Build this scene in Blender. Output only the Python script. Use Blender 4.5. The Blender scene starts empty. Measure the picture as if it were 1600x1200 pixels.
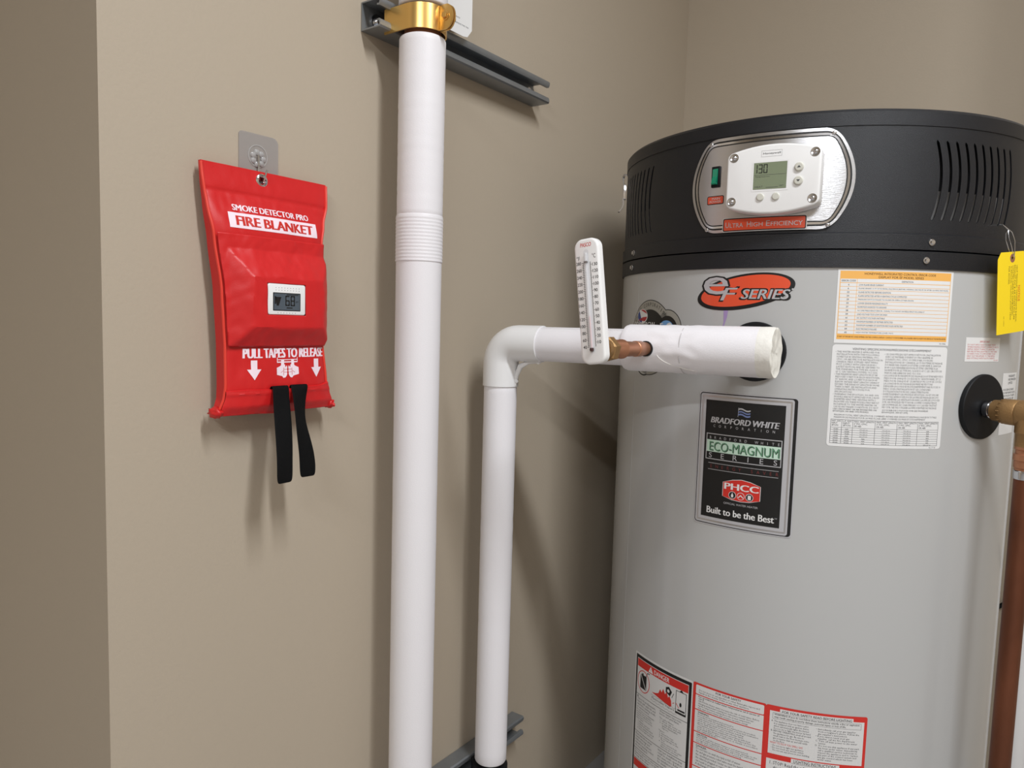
import bpy, bmesh, math, random
from math import sin, cos, pi, radians, atan2, hypot, sqrt
from mathutils import Vector, Matrix, noise
from mathutils.geometry import tessellate_polygon

S = bpy.context.scene
COL = S.collection

# ------------------------------------------------------------------ camera
CZ = 1.09                                   # lens height above the floor
AZ, PITCH, ROLL, FPX = radians(36.1), radians(4.87), radians(-1.62), 1150.0
fw = Vector((cos(AZ)*cos(PITCH), sin(AZ)*cos(PITCH), -sin(PITCH)))
rt = Vector((sin(AZ), -cos(AZ), 0))
upv = rt.cross(fw)
RX = cos(ROLL)*rt - sin(ROLL)*upv
UY = sin(ROLL)*rt + cos(ROLL)*upv
cd = bpy.data.cameras.new('camera'); cam = bpy.data.objects.new('camera', cd); COL.objects.link(cam)
cd.sensor_width = 36; cd.lens = FPX/1600*36; cd.clip_start = .02
m = Matrix((RX, UY, -fw)).transposed().to_4x4(); m.translation = (0, 0, CZ)
cam.matrix_world = m
S.camera = cam

# ------------------------------------------------------------------ world, lights, exposure
w = bpy.data.worlds.new('world'); S.world = w; w.use_nodes = True
w.node_tree.nodes['Background'].inputs[0].default_value = (.5, .5, .5, 1)
w.node_tree.nodes['Background'].inputs[1].default_value = .05

def area(name, loc, sx, sy, power, col=(1, 1, 1), rot=(0, 0, 0)):
    l = bpy.data.lights.new(name, 'AREA'); l.shape = 'RECTANGLE'; l.size = sx; l.size_y = sy
    l.energy = power; l.color = col
    o = bpy.data.objects.new(name, l); COL.objects.link(o); o.location = loc; o.rotation_euler = rot
    return o
area('ceiling_troffer', (.44, -.78, 2.555), .13, 1.22, 52, (.945, .985, 1.03))
area('far_troffer', (-1.85, -.78, 2.555), .13, 1.22, 70, (.945, .985, 1.03))
S.view_settings.view_transform = 'Standard'
S.view_settings.look = 'None'
S.view_settings.gamma = 1
S.view_settings.use_curve_mapping = False
S.view_settings.exposure = -0.17

# ------------------------------------------------------------------ materials
def lin(c): return c/12.92 if c <= .04045 else ((c+.055)/1.055)**2.4
def rgb(r, g, b): return (lin(r/255), lin(g/255), lin(b/255), 1)
MATS = {}
def mat(name, col, rough=.5, metal=0, bump=0, bscale=300, spec=.5, coat=0, trans=0, alpha=1, var=0, vscale=8, stretch=None, ior=1.5):
    if name in MATS: return MATS[name]
    M = bpy.data.materials.new(name); M.use_nodes = True
    nt = M.node_tree; b = nt.nodes['Principled BSDF']
    c = rgb(*col); b.inputs['Base Color'].default_value = c
    b.inputs['Roughness'].default_value = rough; b.inputs['Metallic'].default_value = metal
    b.inputs['Specular IOR Level'].default_value = spec; b.inputs['Coat Weight'].default_value = coat
    b.inputs['Transmission Weight'].default_value = trans; b.inputs['Alpha'].default_value = alpha
    b.inputs['IOR'].default_value = ior
    if bump or var:
        tc = nt.nodes.new('ShaderNodeTexCoord'); mp = nt.nodes.new('ShaderNodeMapping')
        nt.links.new(tc.outputs['Object'], mp.inputs[0])
        if stretch: mp.inputs['Scale'].default_value = stretch
    if bump:
        n = nt.nodes.new('ShaderNodeTexNoise'); n.inputs['Scale'].default_value = bscale; n.inputs['Detail'].default_value = 3
        bp = nt.nodes.new('ShaderNodeBump'); bp.inputs['Strength'].default_value = bump; bp.inputs['Distance'].default_value = .001
        nt.links.new(mp.outputs[0], n.inputs['Vector']); nt.links.new(n.outputs['Fac'], bp.inputs['Height'])
        nt.links.new(bp.outputs[0], b.inputs['Normal'])
    if var:
        n = nt.nodes.new('ShaderNodeTexNoise'); n.inputs['Scale'].default_value = vscale; n.inputs['Detail'].default_value = 5
        r = nt.nodes.new('ShaderNodeMix'); r.data_type = 'RGBA'
        r.inputs[6].default_value = tuple(x*(1-var) for x in c[:3])+(1,); r.inputs[7].default_value = tuple(min(1, x*(1+var)) for x in c[:3])+(1,)
        nt.links.new(mp.outputs[0], n.inputs['Vector']); nt.links.new(n.outputs['Fac'], r.inputs[0]); nt.links.new(r.outputs[2], b.inputs['Base Color'])
    MATS[name] = M
    return M
WALL = mat('wall_paint', (180, 167, 149), .62, bump=.22, bscale=230, spec=.25)
CEIL = mat('ceiling_tile', (225, 222, 215), .9)
FLOOR = mat('floor_concrete', (160, 157, 155), .6, bump=.1, bscale=60, var=.08, vscale=5)
BODY = mat('grey_enamel', (183, 183, 182), .24, spec=.5, coat=.25, bump=.03, bscale=30)
BLACK = mat('black_powder_coat', (16, 18, 24), .42, spec=.5, bump=.55, bscale=1300)
BLKG = mat('black_rubber', (15, 16, 19), .6, spec=.3)
DARK = mat('ink_black', (14, 14, 15), .45)
INK = mat('ink_grey', (62, 62, 66), .6)
WHITE = mat('paper_white', (226, 225, 224), .5)
LWHITE = mat('label_white', (214, 213, 212), .4)
RED = mat('label_red', (205, 45, 36), .4)
ORED = mat('sticker_orange_red', (226, 82, 50), .3, coat=.3)
ORANGE = mat('label_orange', (238, 178, 92), .45)
SILVER = mat('brushed_silver', (205, 205, 208), .28, 1, bump=.15, bscale=90, stretch=(1, 1, 14))
CHROME = mat('chrome', (215, 215, 218), .14, 1)
STEEL = mat('galvanised_steel', (150, 154, 158), .48, .75, bump=.1, bscale=120, var=.15, vscale=30)
PSILV = mat('print_silver', (196, 196, 200), .35, .35)
JACK = mat('white_pvc_jacket', (233, 230, 233), .48, bump=.25, bscale=420, stretch=(1, 1, 3))
PVC = mat('white_pvc_fitting', (232, 231, 231), .32)
TAPE = mat('tape_yellowed', (232, 229, 222), .55, bump=.5, bscale=160)
COPPER = mat('aged_copper', (182, 128, 98), .4, .7, var=.25, vscale=40, bump=.1, bscale=90)
COPD = mat('tarnished_copper', (108, 64, 43), .45, .6, var=.95, vscale=16, stretch=(1, 1, .4))
BRASS = mat('cast_brass', (160, 126, 84), .5, .7, bump=.5, bscale=500, var=.12, vscale=40)
GOLD = mat('zinc_gold', (226, 184, 110), .3, .9, bump=.06, bscale=60)
BAGR = mat('red_nylon', (205, 30, 32), .40, spec=.45, bump=.14, bscale=900)
PIPR = mat('red_binding', (226, 62, 48), .42)
TAPEB = mat('black_webbing', (9, 9, 10), .75, bump=.4, bscale=900, spec=.15)
PRINT = mat('print_white_pink', (246, 226, 236), .5)
CASEW = mat('white_plastic', (236, 235, 234), .28, coat=.2)
LCD = mat('lcd_olive', (128, 138, 112), .22)
LCDB = mat('lcd_blue_grey', (78, 88, 98), .2)
GREEN = mat('green_rocker', (0, 132, 98), .2, coat=.5)
YEL = mat('tag_yellow', (250, 216, 20), .6)
LINER = mat('inner_insulation', (150, 148, 146), .7)

# ------------------------------------------------------------------ object helpers
def tag(o, label=None, cat=None, group=None, kind=None):
    for k, v in (('label', label), ('category', cat), ('group', group), ('kind', kind)):
        if v: o[k] = v
    return o
def thing(name, loc, label, cat):
    o = bpy.data.objects.new(name, None); o.empty_display_size = .02; COL.objects.link(o); o.location = loc
    return tag(o, label, cat)
def rootloc(p):
    while p.parent: p = p.parent
    return p.location.copy()
def obj(name, bm, mats, parent=None, smooth=True, angle=35, norm=True):
    if norm: bmesh.ops.recalc_face_normals(bm, faces=bm.faces)
    me = bpy.data.meshes.new(name); bm.to_mesh(me); bm.free()
    for x in (mats if isinstance(mats, (list, tuple)) else [mats]): me.materials.append(x)
    if smooth:
        me.polygons.foreach_set('use_smooth', [True]*len(me.polygons))
        me.set_sharp_from_angle(angle=radians(angle))
    o = bpy.data.objects.new(name, me); COL.objects.link(o)
    if parent:
        me.transform(Matrix.Translation(-rootloc(parent))); o.parent = parent
    elif len(me.vertices):
        xs = [v.co for v in me.vertices]
        c = Vector(((min(v.x for v in xs)+max(v.x for v in xs))/2, (min(v.y for v in xs)+max(v.y for v in xs))/2, min(v.z for v in xs)))
        me.transform(Matrix.Translation(-c)); o.location = c
    return o
def sheet(o, t, off=0):
    m = o.modifiers.new('sheet', 'SOLIDIFY'); m.thickness = t; m.offset = off
    e = o.modifiers.new('crisp', 'EDGE_SPLIT'); e.split_angle = radians(35)
def struct(name, bm, m): return tag(obj(name, bm, m, smooth=False), kind='structure')

def box(bm, a, b, mi=0, bev=0):
    a, b = Vector(a), Vector(b)
    r = bmesh.ops.create_cube(bm, size=1)['verts']
    for v in r: v.co = Vector(((v.co.x+.5)*(b.x-a.x)+a.x, (v.co.y+.5)*(b.y-a.y)+a.y, (v.co.z+.5)*(b.z-a.z)+a.z))
    es = list({e for v in r for e in v.link_edges}); fs = {f for v in r for f in v.link_faces}
    for f in fs: f.material_index = mi
    if bev: bmesh.ops.bevel(bm, geom=es, offset=bev, segments=2, affect='EDGES', profile=.5)
def BX(a, b, bev=0):
    bm = bmesh.new(); box(bm, a, b, 0, bev); return bm
def frame(o, x, y, z):
    m = Matrix((Vector(x), Vector(y), Vector(z))).transposed().to_4x4(); m.translation = o; return m
def axis_frame(p, d):
    z = Vector(d).normalized(); x = z.orthogonal().normalized(); y = z.cross(x); return frame(p, x, y, z)
def lathe(bm, prof, M=Matrix(), seg=64, mi=0, closed_ends=True):
    rings = []
    for r, z in prof:
        rings.append([bm.verts.new(M @ Vector((r*cos(2*pi*i/seg), r*sin(2*pi*i/seg), z))) for i in range(seg)])
    for a, b in zip(rings, rings[1:]):
        for i in range(seg):
            f = bm.faces.new((a[i], a[(i+1) % seg], b[(i+1) % seg], b[i])); f.material_index = mi
    if closed_ends:
        for r in (rings[0], rings[-1]):
            try: bm.faces.new(r).material_index = mi
            except ValueError: pass
def LA(prof, M=Matrix(), seg=64, **k):
    bm = bmesh.new(); lathe(bm, prof, M, seg, **k); return bm
def tube(bm, pts, rad, seg=16, mi=0, cap=True):
    pts = [Vector(p) for p in pts]; n = len(pts)
    rad = rad if isinstance(rad, (list, tuple)) else [rad]*n
    T = [(pts[min(i+1, n-1)]-pts[max(i-1, 0)]).normalized() for i in range(n)]
    x = T[0].orthogonal().normalized(); rings = []
    for i in range(n):
        x = (x-T[i]*x.dot(T[i])).normalized(); y = T[i].cross(x)
        rings.append([bm.verts.new(pts[i]+(x*cos(2*pi*k/seg)+y*sin(2*pi*k/seg))*rad[i]) for k in range(seg)])
    for a, b in zip(rings, rings[1:]):
        for k in range(seg):
            bm.faces.new((a[k], a[(k+1) % seg], b[(k+1) % seg], b[k])).material_index = mi
    if cap:
        for r in (rings[0], rings[-1]): bm.faces.new(r).material_index = mi
def TU(pts, rad, seg=16): bm = bmesh.new(); tube(bm, pts, rad, seg); return bm
def hexbolt(bm, p, d, r, h, flange=True):
    M = axis_frame(p, d)
    if flange: lathe(bm, [(r*1.35, 0), (r*1.35, h*.25), (r*1.2, h*.3)], M, 20)
    lathe(bm, [(r, 0), (r, h*.85), (r*.85, h)], M, 6)
def panhead(bm, p, d, r):
    M = axis_frame(p, d)
    lathe(bm, [(r, 0), (r*.97, r*.25), (r*.75, r*.5), (r*.3, r*.62), (r*.22, r*.3)], M, 16)
def slab(bm, outline, M, t, mi=0, bev=0, bseg=2):
    """closed outline in the local xy plane, from local z 0 to t"""
    vs = [bm.verts.new(M @ Vector((x, y, 0))) for x, y in outline]
    f = bm.faces.new(vs); f.material_index = mi
    r = bmesh.ops.extrude_face_region(bm, geom=[f])
    nv = [v for v in r['geom'] if isinstance(v, bmesh.types.BMVert)]
    d = (M.to_3x3() @ Vector((0, 0, t)))
    for v in nv: v.co += d
    top = [g for g in r['geom'] if isinstance(g, bmesh.types.BMFace)][0]
    for v in nv:
        for ff in v.link_faces: ff.material_index = mi
    if bev: bmesh.ops.bevel(bm, geom=list(top.edges), offset=bev, segments=bseg, affect='EDGES', profile=.5)
def rrect(x0, y0, x1, y1, r, n=6):
    pts = []
    for cx, cy, a in ((x1-r, y1-r, 0), (x0+r, y1-r, 90), (x0+r, y0+r, 180), (x1-r, y0+r, 270)):
        for i in range(n+1):
            t = radians(a+90*i/n); pts.append((cx+r*cos(t), cy+r*sin(t)))
    return pts
def ell(cx, cy, a, b, rot=0, n=40, a0=0, a1=360):
    c, s = cos(radians(rot)), sin(radians(rot)); out = []
    for i in range(n if a1-a0 == 360 else n+1):
        t = radians(a0+(a1-a0)*i/n); x, y = a*cos(t), b*sin(t)
        out.append((cx+x*c-y*s, cy+x*s+y*c))
    return out

# ------------------------------------------------------------------ flat printing wrapped on a surface
_TX = {}
def text2d(s, bold=0, shear=0, mono=False):
    k = (s, shear)
    if k in _TX: return _TX[k]
    c = bpy.data.curves.new('lettering', 'FONT'); c.body = s; c.size = 1; c.shear = shear
    c.resolution_u = 3 if len(s) < 60 else 1; c.space_line = 1.0; c.fill_mode = 'FRONT'
    o = bpy.data.objects.new('lettering', c); COL.objects.link(o)
    dg = bpy.context.evaluated_depsgraph_get(); dg.update()
    me = bpy.data.meshes.new_from_object(o.evaluated_get(dg))
    vs = [(v.co.x, v.co.y) for v in me.vertices]; fs = [tuple(p.vertices) for p in me.polygons]
    bpy.data.objects.remove(o); bpy.data.curves.remove(c); bpy.data.meshes.remove(me)
    x0 = min(v[0] for v in vs); x1 = max(v[0] for v in vs); y0 = min(v[1] for v in vs); y1 = max(v[1] for v in vs)
    _TX[k] = (vs, fs, x0, y0, x1, y1); return _TX[k]

class Print:
    """2-D shapes in millimetres, stacked in thin layers and laid on a surface by mp(u, v, off_mm)"""
    def __init__(s, mp, step=8, base=.15, dl=.09):
        s.mp, s.step, s.base, s.dl, s.it, s.mats = mp, step, base, dl, [], []
    def mi(s, m):
        if m not in s.mats: s.mats.append(m)
        return s.mats.index(m)
    def poly(s, m, L, *loops, cut=True):
        flat = [p for l in loops for p in l]
        tr = tessellate_polygon([[Vector((x, y, 0)) for x, y in l] for l in loops])
        s.it.append((flat, [tuple(t) for t in tr], s.mi(m), L, cut)); return s
    def rect(s, m, L, x0, y0, x1, y1, r=0):
        return s.poly(m, L, rrect(x0, y0, x1, y1, r) if r else [(x0, y0), (x1, y0), (x1, y1), (x0, y1)])
    def frame(s, m, L, x0, y0, x1, y1, t, r=0):
        if r: return s.poly(m, L, rrect(x0, y0, x1, y1, r), rrect(x0+t, y0+t, x1-t, y1-t, max(.1, r-t)))
        for a in ((x0, y0, x1, y0+t), (x0, y1-t, x1, y1), (x0, y0+t, x0+t, y1-t), (x1-t, y0+t, x1, y1-t)): s.rect(m, L, *a)
        return s
    def line(s, m, L, p, q, t):
        p, q = Vector(p), Vector(q); n = (q-p).normalized(); n = Vector((-n.y, n.x))*t/2
        return s.poly(m, L, [tuple(p-n), tuple(q-n), tuple(q+n), tuple(p+n)])
    def text(s, m, L, t, x0, y0, x1, y1, bold=0, shear=0, al='l', rot=None, flip=False):
        """fit the glyph box to x0..x1, y0..y1; x1 None keeps the letter shape, aligned at x0; rot=(cx,cy,deg) turns it"""
        vs, fs, a, b, c, d = text2d(t, bold, shear)
        ky = (y1-y0)/(d-b); kx = ky*.95 if x1 is None else (x1-x0)/(c-a)
        if x1 is None: x0 = x0-{'l': 0, 'c': .5, 'r': 1}[al]*kx*(c-a)
        P = [(x0+(x-a)*kx, y0+(y-b)*ky) for x, y in vs]
        if rot:
            cx, cy, g = rot; g = radians(g)
            P = [(cx+(x-cx)*cos(g)-(y-cy)*sin(g), cy+(x-cx)*sin(g)+(y-cy)*cos(g)) for x, y in P]
        big = (x1 or 0)-x0 > 40 and len(t) < 14
        if bold:                                   # heavier strokes: the same glyphs laid side by side
            e = bold*.7*(y1-y0)/(t.count('\n')+1); a_ = radians(rot[2]) if rot else 0
            for q in (-1, 0, 1) if bold > .025 else (-.6, .6): s.it.append(([(x+q*e*cos(a_), y+q*e*sin(a_)) for x, y in P], fs, s.mi(m), L+.12*q, big))
        else: s.it.append((P, fs, s.mi(m), L, big))
        return s
    def ch(s, m, L, c, xc, y0, y1, bold=0, wide=1.0):
        vs, fs, a, b, cc, d = text2d(c, bold); k = (y1-y0)/.73
        h = (cc-a)*k*.95*wide; return s.text(m, L, c, xc-h/2, y0, xc+h/2, y1, bold=bold)
    def arc_text(s, m, L, t, cx, cy, r, h, a0, a1):
        for i, ch in enumerate(t):
            if ch == ' ': continue
            g = a0+(a1-a0)*i/max(1, len(t)-1); x, y = cx+r*cos(radians(g)), cy+r*sin(radians(g))
            k = .1 if ch == 'I' else .36; s.text(m, L, ch, x-h*k, y-h/2, x+h*k, y+h/2, rot=(x, y, g-90))
        return s
    def build(s, name, parent, thick=0):
        bm = bmesh.new()
        for P, F, mi, L, cut in s.it:
            b2 = bmesh.new(); V = [b2.verts.new((x, y, 0)) for x, y in P]
            for f in F:
                try: b2.faces.new([V[i] for i in f])
                except ValueError: pass
            if cut and s.step:
                for ax in ((0,) if not isinstance(s.step, tuple) else (0, 1)):
                    st = s.step if not isinstance(s.step, tuple) else s.step[ax]
                    lo = min(p[ax] for p in P); hi = max(p[ax] for p in P); k = math.floor(lo/st)+1
                    while k*st < hi:
                        co = [0, 0, 0]; no = [0, 0, 0]; co[ax] = k*st; no[ax] = 1
                        bmesh.ops.bisect_plane(b2, geom=b2.verts[:]+b2.edges[:]+b2.faces[:], plane_co=co, plane_no=no, dist=1e-5); k += 1
            b2.normal_update(); off = s.base+L*s.dl; mp = {}
            for v in b2.verts: mp[v] = bm.verts.new(s.mp(v.co.x, v.co.y, off))
            for f in b2.faces:
                up = f.normal.z >= 0
                vs = [mp[v] for v in f.verts]
                try: bm.faces.new(vs if up else vs[::-1]).material_index = mi
                except ValueError: pass
            b2.free()
        return obj(name, bm, s.mats, parent, norm=False, angle=60)

# ------------------------------------------------------------------ the room
YA, XB, XC = .85, 1.923, .392              # pipe wall, wall behind the heater, outside corner
struct('wall_left', BX((XC, YA, 0), (XB+.1, YA+.1, 2.57)), WALL)
struct('wall_return', BX((XC, YA+.1, 0), (XC+.1, 1.9, 2.57)), WALL)
struct('wall_back', BX((XB, -2.2, 0), (XB+.1, YA, 2.57)), WALL)
struct('wall_far', BX((-3.3, 1.9, 0), (XC+.1, 2.0, 2.57)), WALL)
struct('wall_front', BX((-3.4, -2.2, 0), (-3.3, 2.0, 2.57)), WALL)
struct('wall_right', BX((-3.3, -2.3, 0), (XB+.1, -2.2, 2.57)), WALL)
struct('floor', BX((-3.4, -2.3, -.1), (XB+.1, 2.0, 0)), FLOOR)
struct('ceiling', BX((-3.4, -2.3, 2.57), (XB+.1, 2.0, 2.85)), CEIL)

# ------------------------------------------------------------------ water heater
HX, HY, HR = 1.5067, .3937, .3556
TH0 = atan2(-HY, -HX)
def hp(s, z, off=0, R=HR):                  # millimetres round the jacket, millimetres up, millimetres out
    t = TH0+s/1000/HR; r = R+off/1000
    return Vector((HX+r*cos(t), HY+r*sin(t), z/1000))
def hn(s): t = TH0+s/1000/HR; return Vector((cos(t), sin(t), 0))
def ht(s): t = TH0+s/1000/HR; return Vector((-sin(t), cos(t), 0))
HM = Matrix.Translation((HX, HY, 0))
heater = thing('water_heater', (HX, HY, 0), 'tall grey cylindrical gas water heater with a black head, labels and a digital control', 'water heater')
obj('jacket', LA([(.34, .06), (HR-.002, .062), (HR-.002, 1.19), (.3, 1.19)], HM, 160), BODY, heater)
obj('base_ring', LA([(.33, 0), (HR-.004, 0), (HR-.004, .06), (.33, .06)], HM, 96), BLACK, heater)
# overlap seam of the jacket sheet
bm = bmesh.new()
for zz in (0,):
    a = [hp(-338, 64, -2.2), hp(-335.5, 64, -1.7), hp(-334.8, 64, -2.2)]; b = [Vector((p.x, p.y, 1.186)) for p in a]
    va = [bm.verts.new(p) for p in a]; vb = [bm.verts.new(p) for p in b]
    for i in range(2): bm.faces.new((va[i], va[i+1], vb[i+1], vb[i]))
obj('jacket_seam', bm, BODY, heater)
obj('lower_band', LA([(HR-.004, 1.183), (HR+.001, 1.1835), (HR+.0012, 1.2088), (HR-.001, 1.2098), (.33, 1.2098)], HM, 160), BLACK, heater)
obj('upper_band', LA([(.33, 1.2106), (HR+.0014, 1.2112), (HR+.0014, 1.2335), (HR-.0005, 1.2349), (.345, 1.235)], HM, 160), BLACK, heater)
# head cover with real louvre slots
def slot(s0, sgn, z0=1254, z1=1370, w=2.3, bulge=10.5, n=36):
    a, b = [], []
    for i in range(n+1):
        t = i/n; z = z0+(z1-z0)*t; c = s0+sgn*bulge*(1-(2*t-1)**2); e = w*min(1, sqrt(max(0, 1-(abs(2*t-1))**44))+.02)
        a.append((c+e, z)); b.append((c-e, z))
    return a+b[::-1]
circ = 2*pi*HR*1000/2
cov = Print(lambda u, v, o: hp(u, v, -1.6), step=3.5)
outl = [(-circ, 1233), (circ, 1233), (circ, 1389.5), (-circ, 1389.5)]
slots = [slot(172+15.8*i, 1) for i in range(10)]+[slot(-296-15.8*i, -1) for i in range(10)]
cov.poly(BLACK, 0, outl, *slots)
cover = cov.build('head_cover', heater)
cover.data.polygons.foreach_set('use_smooth', [False]*len(cover.data.polygons))
sm = cover.modifiers.new('sheet', 'SOLIDIFY'); sm.thickness = .0016; sm.offset = -1
obj('inner_liner', LA([(.340, 1.215), (.343, 1.216), (.343, 1.299), (.340, 1.300), (.318, 1.300)], HM, 96, closed_ends=False), LINER, heater)
obj('cavity_shade', LA([(.318, 1.3), (.318, 1.392)], HM, 96, closed_ends=False), BLKG, heater)  # shade of the open head cavity, put in as a black cylinder behind the slots
obj('top_cap', LA([(.345, 1.3885), (HR-.0005, 1.389), (HR-.0002, 1.4085), (HR-.004, 1.413), (HR-.02, 1.4142), (.001, 1.4145)], HM, 160), BLACK, heater)
obj('cap_shadow_gap', LA([(HR-.0025, 1.3865), (HR-.0025, 1.3895)], HM, 160, closed_ends=False), DARK, heater)
for s_, z_ in ((173.1, 1222.5), (166.5, 1196), (-356.3, 1222.5), (-362.5, 1196)):
    bm = bmesh.new(); hexbolt(bm, hp(s_, z_, 1.4), hn(s_), .0036, .004); obj('hex_screw', bm, CHROME, heater)
# spring latch at the left rim of the head
bm = bmesh.new(); s_ = -462
def lp(a, z, o): return hp(s_+a, z, o)
Lr, Lt = hn(s_), ht(s_)
slab(bm, rrect(-.006, 0, .006, .03, .002, 3), frame(lp(0, 1336, 1), Lt, (0, 0, 1), Lr), .006, bev=.001)
tube(bm, [lp(-4, 1364, 6), lp(-4, 1376, 7), lp(-3, 1381, 5), lp(3, 1381, 5), lp(4, 1376, 7), lp(4, 1364, 6)], .0011, 8)
tube(bm, [lp(0, 1384, 0), lp(0, 1385, 5), lp(0, 1380, 8), lp(0, 1374, 8)], .0015, 8)
latch = obj('spring_latch', bm, CHROME, heater)
bm = bmesh.new(); pts = [lp(0, 1338, 5), lp(0, 1332, 4), lp(0, 1325, 4), lp(0, 1318, 7), lp(0, 1312, 12)]
for i in range(4):
    a, b = pts[i], pts[i+1]
    q = [bm.verts.new(p+Lt*.005*k+Lr*o) for o in (0, .003) for p in (a, b) for k in (-1, 1)]
    for f in ((0, 1, 3, 2), (4, 6, 7, 5), (0, 2, 6, 4), (1, 5, 7, 3)): bm.faces.new([q[j] for j in f])
obj('latch_lever', bm, CHROME, latch)

# --- control panel
def barrel(e, n=18):
    """panel outline: straight top and bottom, bowed sides, rounded corners; e = inset in mm"""
    zt, zb, cx = 1387-e, 1239.5+e, -67
    side = lambda z, sg: cx+sg*(124.5-e-31*((z-1314)/74)**2)
    R = 17-e*.6; pts = []
    def corner(p0, c, p1):
        return [((1-t)**2*p0[0]+2*t*(1-t)*c[0]+t*t*p1[0], (1-t)**2*p0[1]+2*t*(1-t)*c[1]+t*t*p1[1]) for t in [i/8 for i in range(9)]]
    for sg in (1, -1):
        za, zc = (zb, zt) if sg > 0 else (zt, zb); d = 1 if sg > 0 else -1
        z0, z1 = za+d*R, zc-d*R
        pts += corner((side(za, sg)-sg*R, za), (side(za, sg)+sg*1.5, za), (side(z0, sg), z0))
        pts += [(side(z0+(z1-z0)*i/n, sg), z0+(z1-z0)*i/n) for i in range(1, n)]
        pts += corner((side(z1, sg), z1), (side(zc, sg)+sg*1.5, zc), (side(zc, sg)-sg*R, zc))
    return pts
pan = Print(hp, step=6, base=1.2, dl=.12)
pan.poly(SILVER, 0, barrel(0))
panel = pan.build('control_panel', heater)
sheet(panel, .0022, -1)
pan = Print(hp, step=6, base=1.35, dl=.08)
pan.poly(DARK, 0, barrel(4.6), barrel(7.2)).poly(CHROME, 0, barrel(7.2), barrel(10.6)).poly(DARK, 0, barrel(10.6), barrel(12.4))
pan.build('panel_trim', panel)
for s_, z_ in ((-158.7, 1379.3), (-159.9, 1245.4), (24.6, 1378.7), (23.6, 1245.4)):
    bm = bmesh.new(); panhead(bm, hp(s_, z_, 1.2), hn(s_), .0034); obj('panel_screw', bm, CHROME, panel)
ul = Print(hp, step=5, base=3.0, dl=.1)
ul.rect(LWHITE, 0, -131.5, 1239.5, -5, 1261.5, 3).rect(DARK, 1, -130.5, 1240.5, -6, 1260.5, 2.4).rect(ORED, 2, -129, 1242, -7.5, 1259, 1.6)
x = -126.5
for wd, x0, x1 in (('Ultra', -126.3, -98), ('High', -92, -68), ('Efficiency', -63, -11)):
    f, r = wd[0], wd[1:].upper()
    k = (x1-x0)/(1.25+len(r)*.97)
    ul.text(PSILV, 3, f, x0, 1246.2, x0+k*1.05, 1254.6, bold=.012); ul.text(PSILV, 3, r, x0+k*1.32, 1246.2, x1, 1252.8, bold=.012)
nm = ul.build('name_plate', panel); sheet(nm, .0008, -1)
mp_ = Print(hp, step=5, base=1.5, dl=.1)
mp_.rect(DARK, 0, -161.8, 1285, -132.5, 1298.5, 2.5).rect(ORED, 1, -160.6, 1286.2, -133.7, 1297.3, 1.8)
mp_.text(LWHITE, 2, 'MAIN', -153, 1292.4, -139, 1295.8).text(LWHITE, 2, 'POWER', -157, 1287.6, -137, 1291)
mp_.build('power_label', panel)
# rocker switch
sw_s, sw_z = -147.5, 1328
M = frame(hp(sw_s, sw_z, 1.2), ht(sw_s), (0, 0, 1), hn(sw_s))
bm = bmesh.new(); slab(bm, rrect(-.0072, -.0163, .0072, .0163, .001, 3), M, .003, bev=.0007); sw = obj('power_switch', bm, BLKG, panel)
bm = bmesh.new()
prof = [(-.0125, .003), (-.0125, .0075), (-.011, .0085), (0, .005), (.0115, .0045), (.0125, .003)]
va = [bm.verts.new(M @ Vector((-.0042, y, z))) for y, z in prof]; vb = [bm.verts.new(M @ Vector((.0042, y, z))) for y, z in prof]
for i in range(len(prof)-1): bm.faces.new((va[i], va[i+1], vb[i+1], vb[i]))
bm.faces.new(va); bm.faces.new(vb)
obj('rocker', bm, GREEN, sw, smooth=False)
# thermostat
TC = -53.0; TZ = 1313.5
TM = frame(hp(TC, TZ, 2), ht(TC), (0, 0, 1), hn(TC))
def tout(e):
    pts = []; w, h = 67.5-e, 0
    n = 16
    top = lambda x: 38.5-e+11.5*(1-(x/67.5)**2)
    bot = lambda x: -(40.5-e)-12*(1-(x/67.5)**2)
    r = 6
    for i in range(n+1): x = -w+r+(2*w-2*r)*i/n; pts.append((x, bot(x)))
    pts += [(w-r*.3, bot(w)+r*.3), (w, bot(w)+r)]
    pts += [(w, top(w)-r), (w-r*.3, top(w)-r*.3)]
    for i in range(n+1): x = w-r-(2*w-2*r)*i/n; pts.append((x, top(x)))
    pts += [(-w+r*.3, top(w)-r*.3), (-w, top(w)-r), (-w, bot(w)+r), (-w+r*.3, bot(w)+r*.3)]
    return pts
bm = bmesh.new(); slab(bm, [(x/1000, y/1000) for x, y in tout(0)], TM, .026, bev=.0035, bseg=4)
slab(bm, [(x/1000*.8, y/1000*.8-.012) for x, y in tout(4)], TM, .012)
ts = obj('thermostat', bm, CASEW, panel, angle=50)
def tm(u, v, o): return TM @ Vector((u/1000, v/1000, .026+o/1000))
def tpx(s, z, R=HR+.028):                  # where a point of the cylinder measured above lands on the flat front
    p = hp(s, z, 28); v = TM.inverted() @ p; return v.x*1000, v.y*1000
T = Print(tm, step=None, base=.1, dl=.08)
lx0, lx1, ly0, ly1 = -27, 20.5, -16, 23
T.frame(CASEW, 2, lx0-2.4, ly0-3, lx1+2.4, ly1+1.8, 2.2)
T.rect(LCD, 3, lx0, ly0, lx1, ly1)
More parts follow.
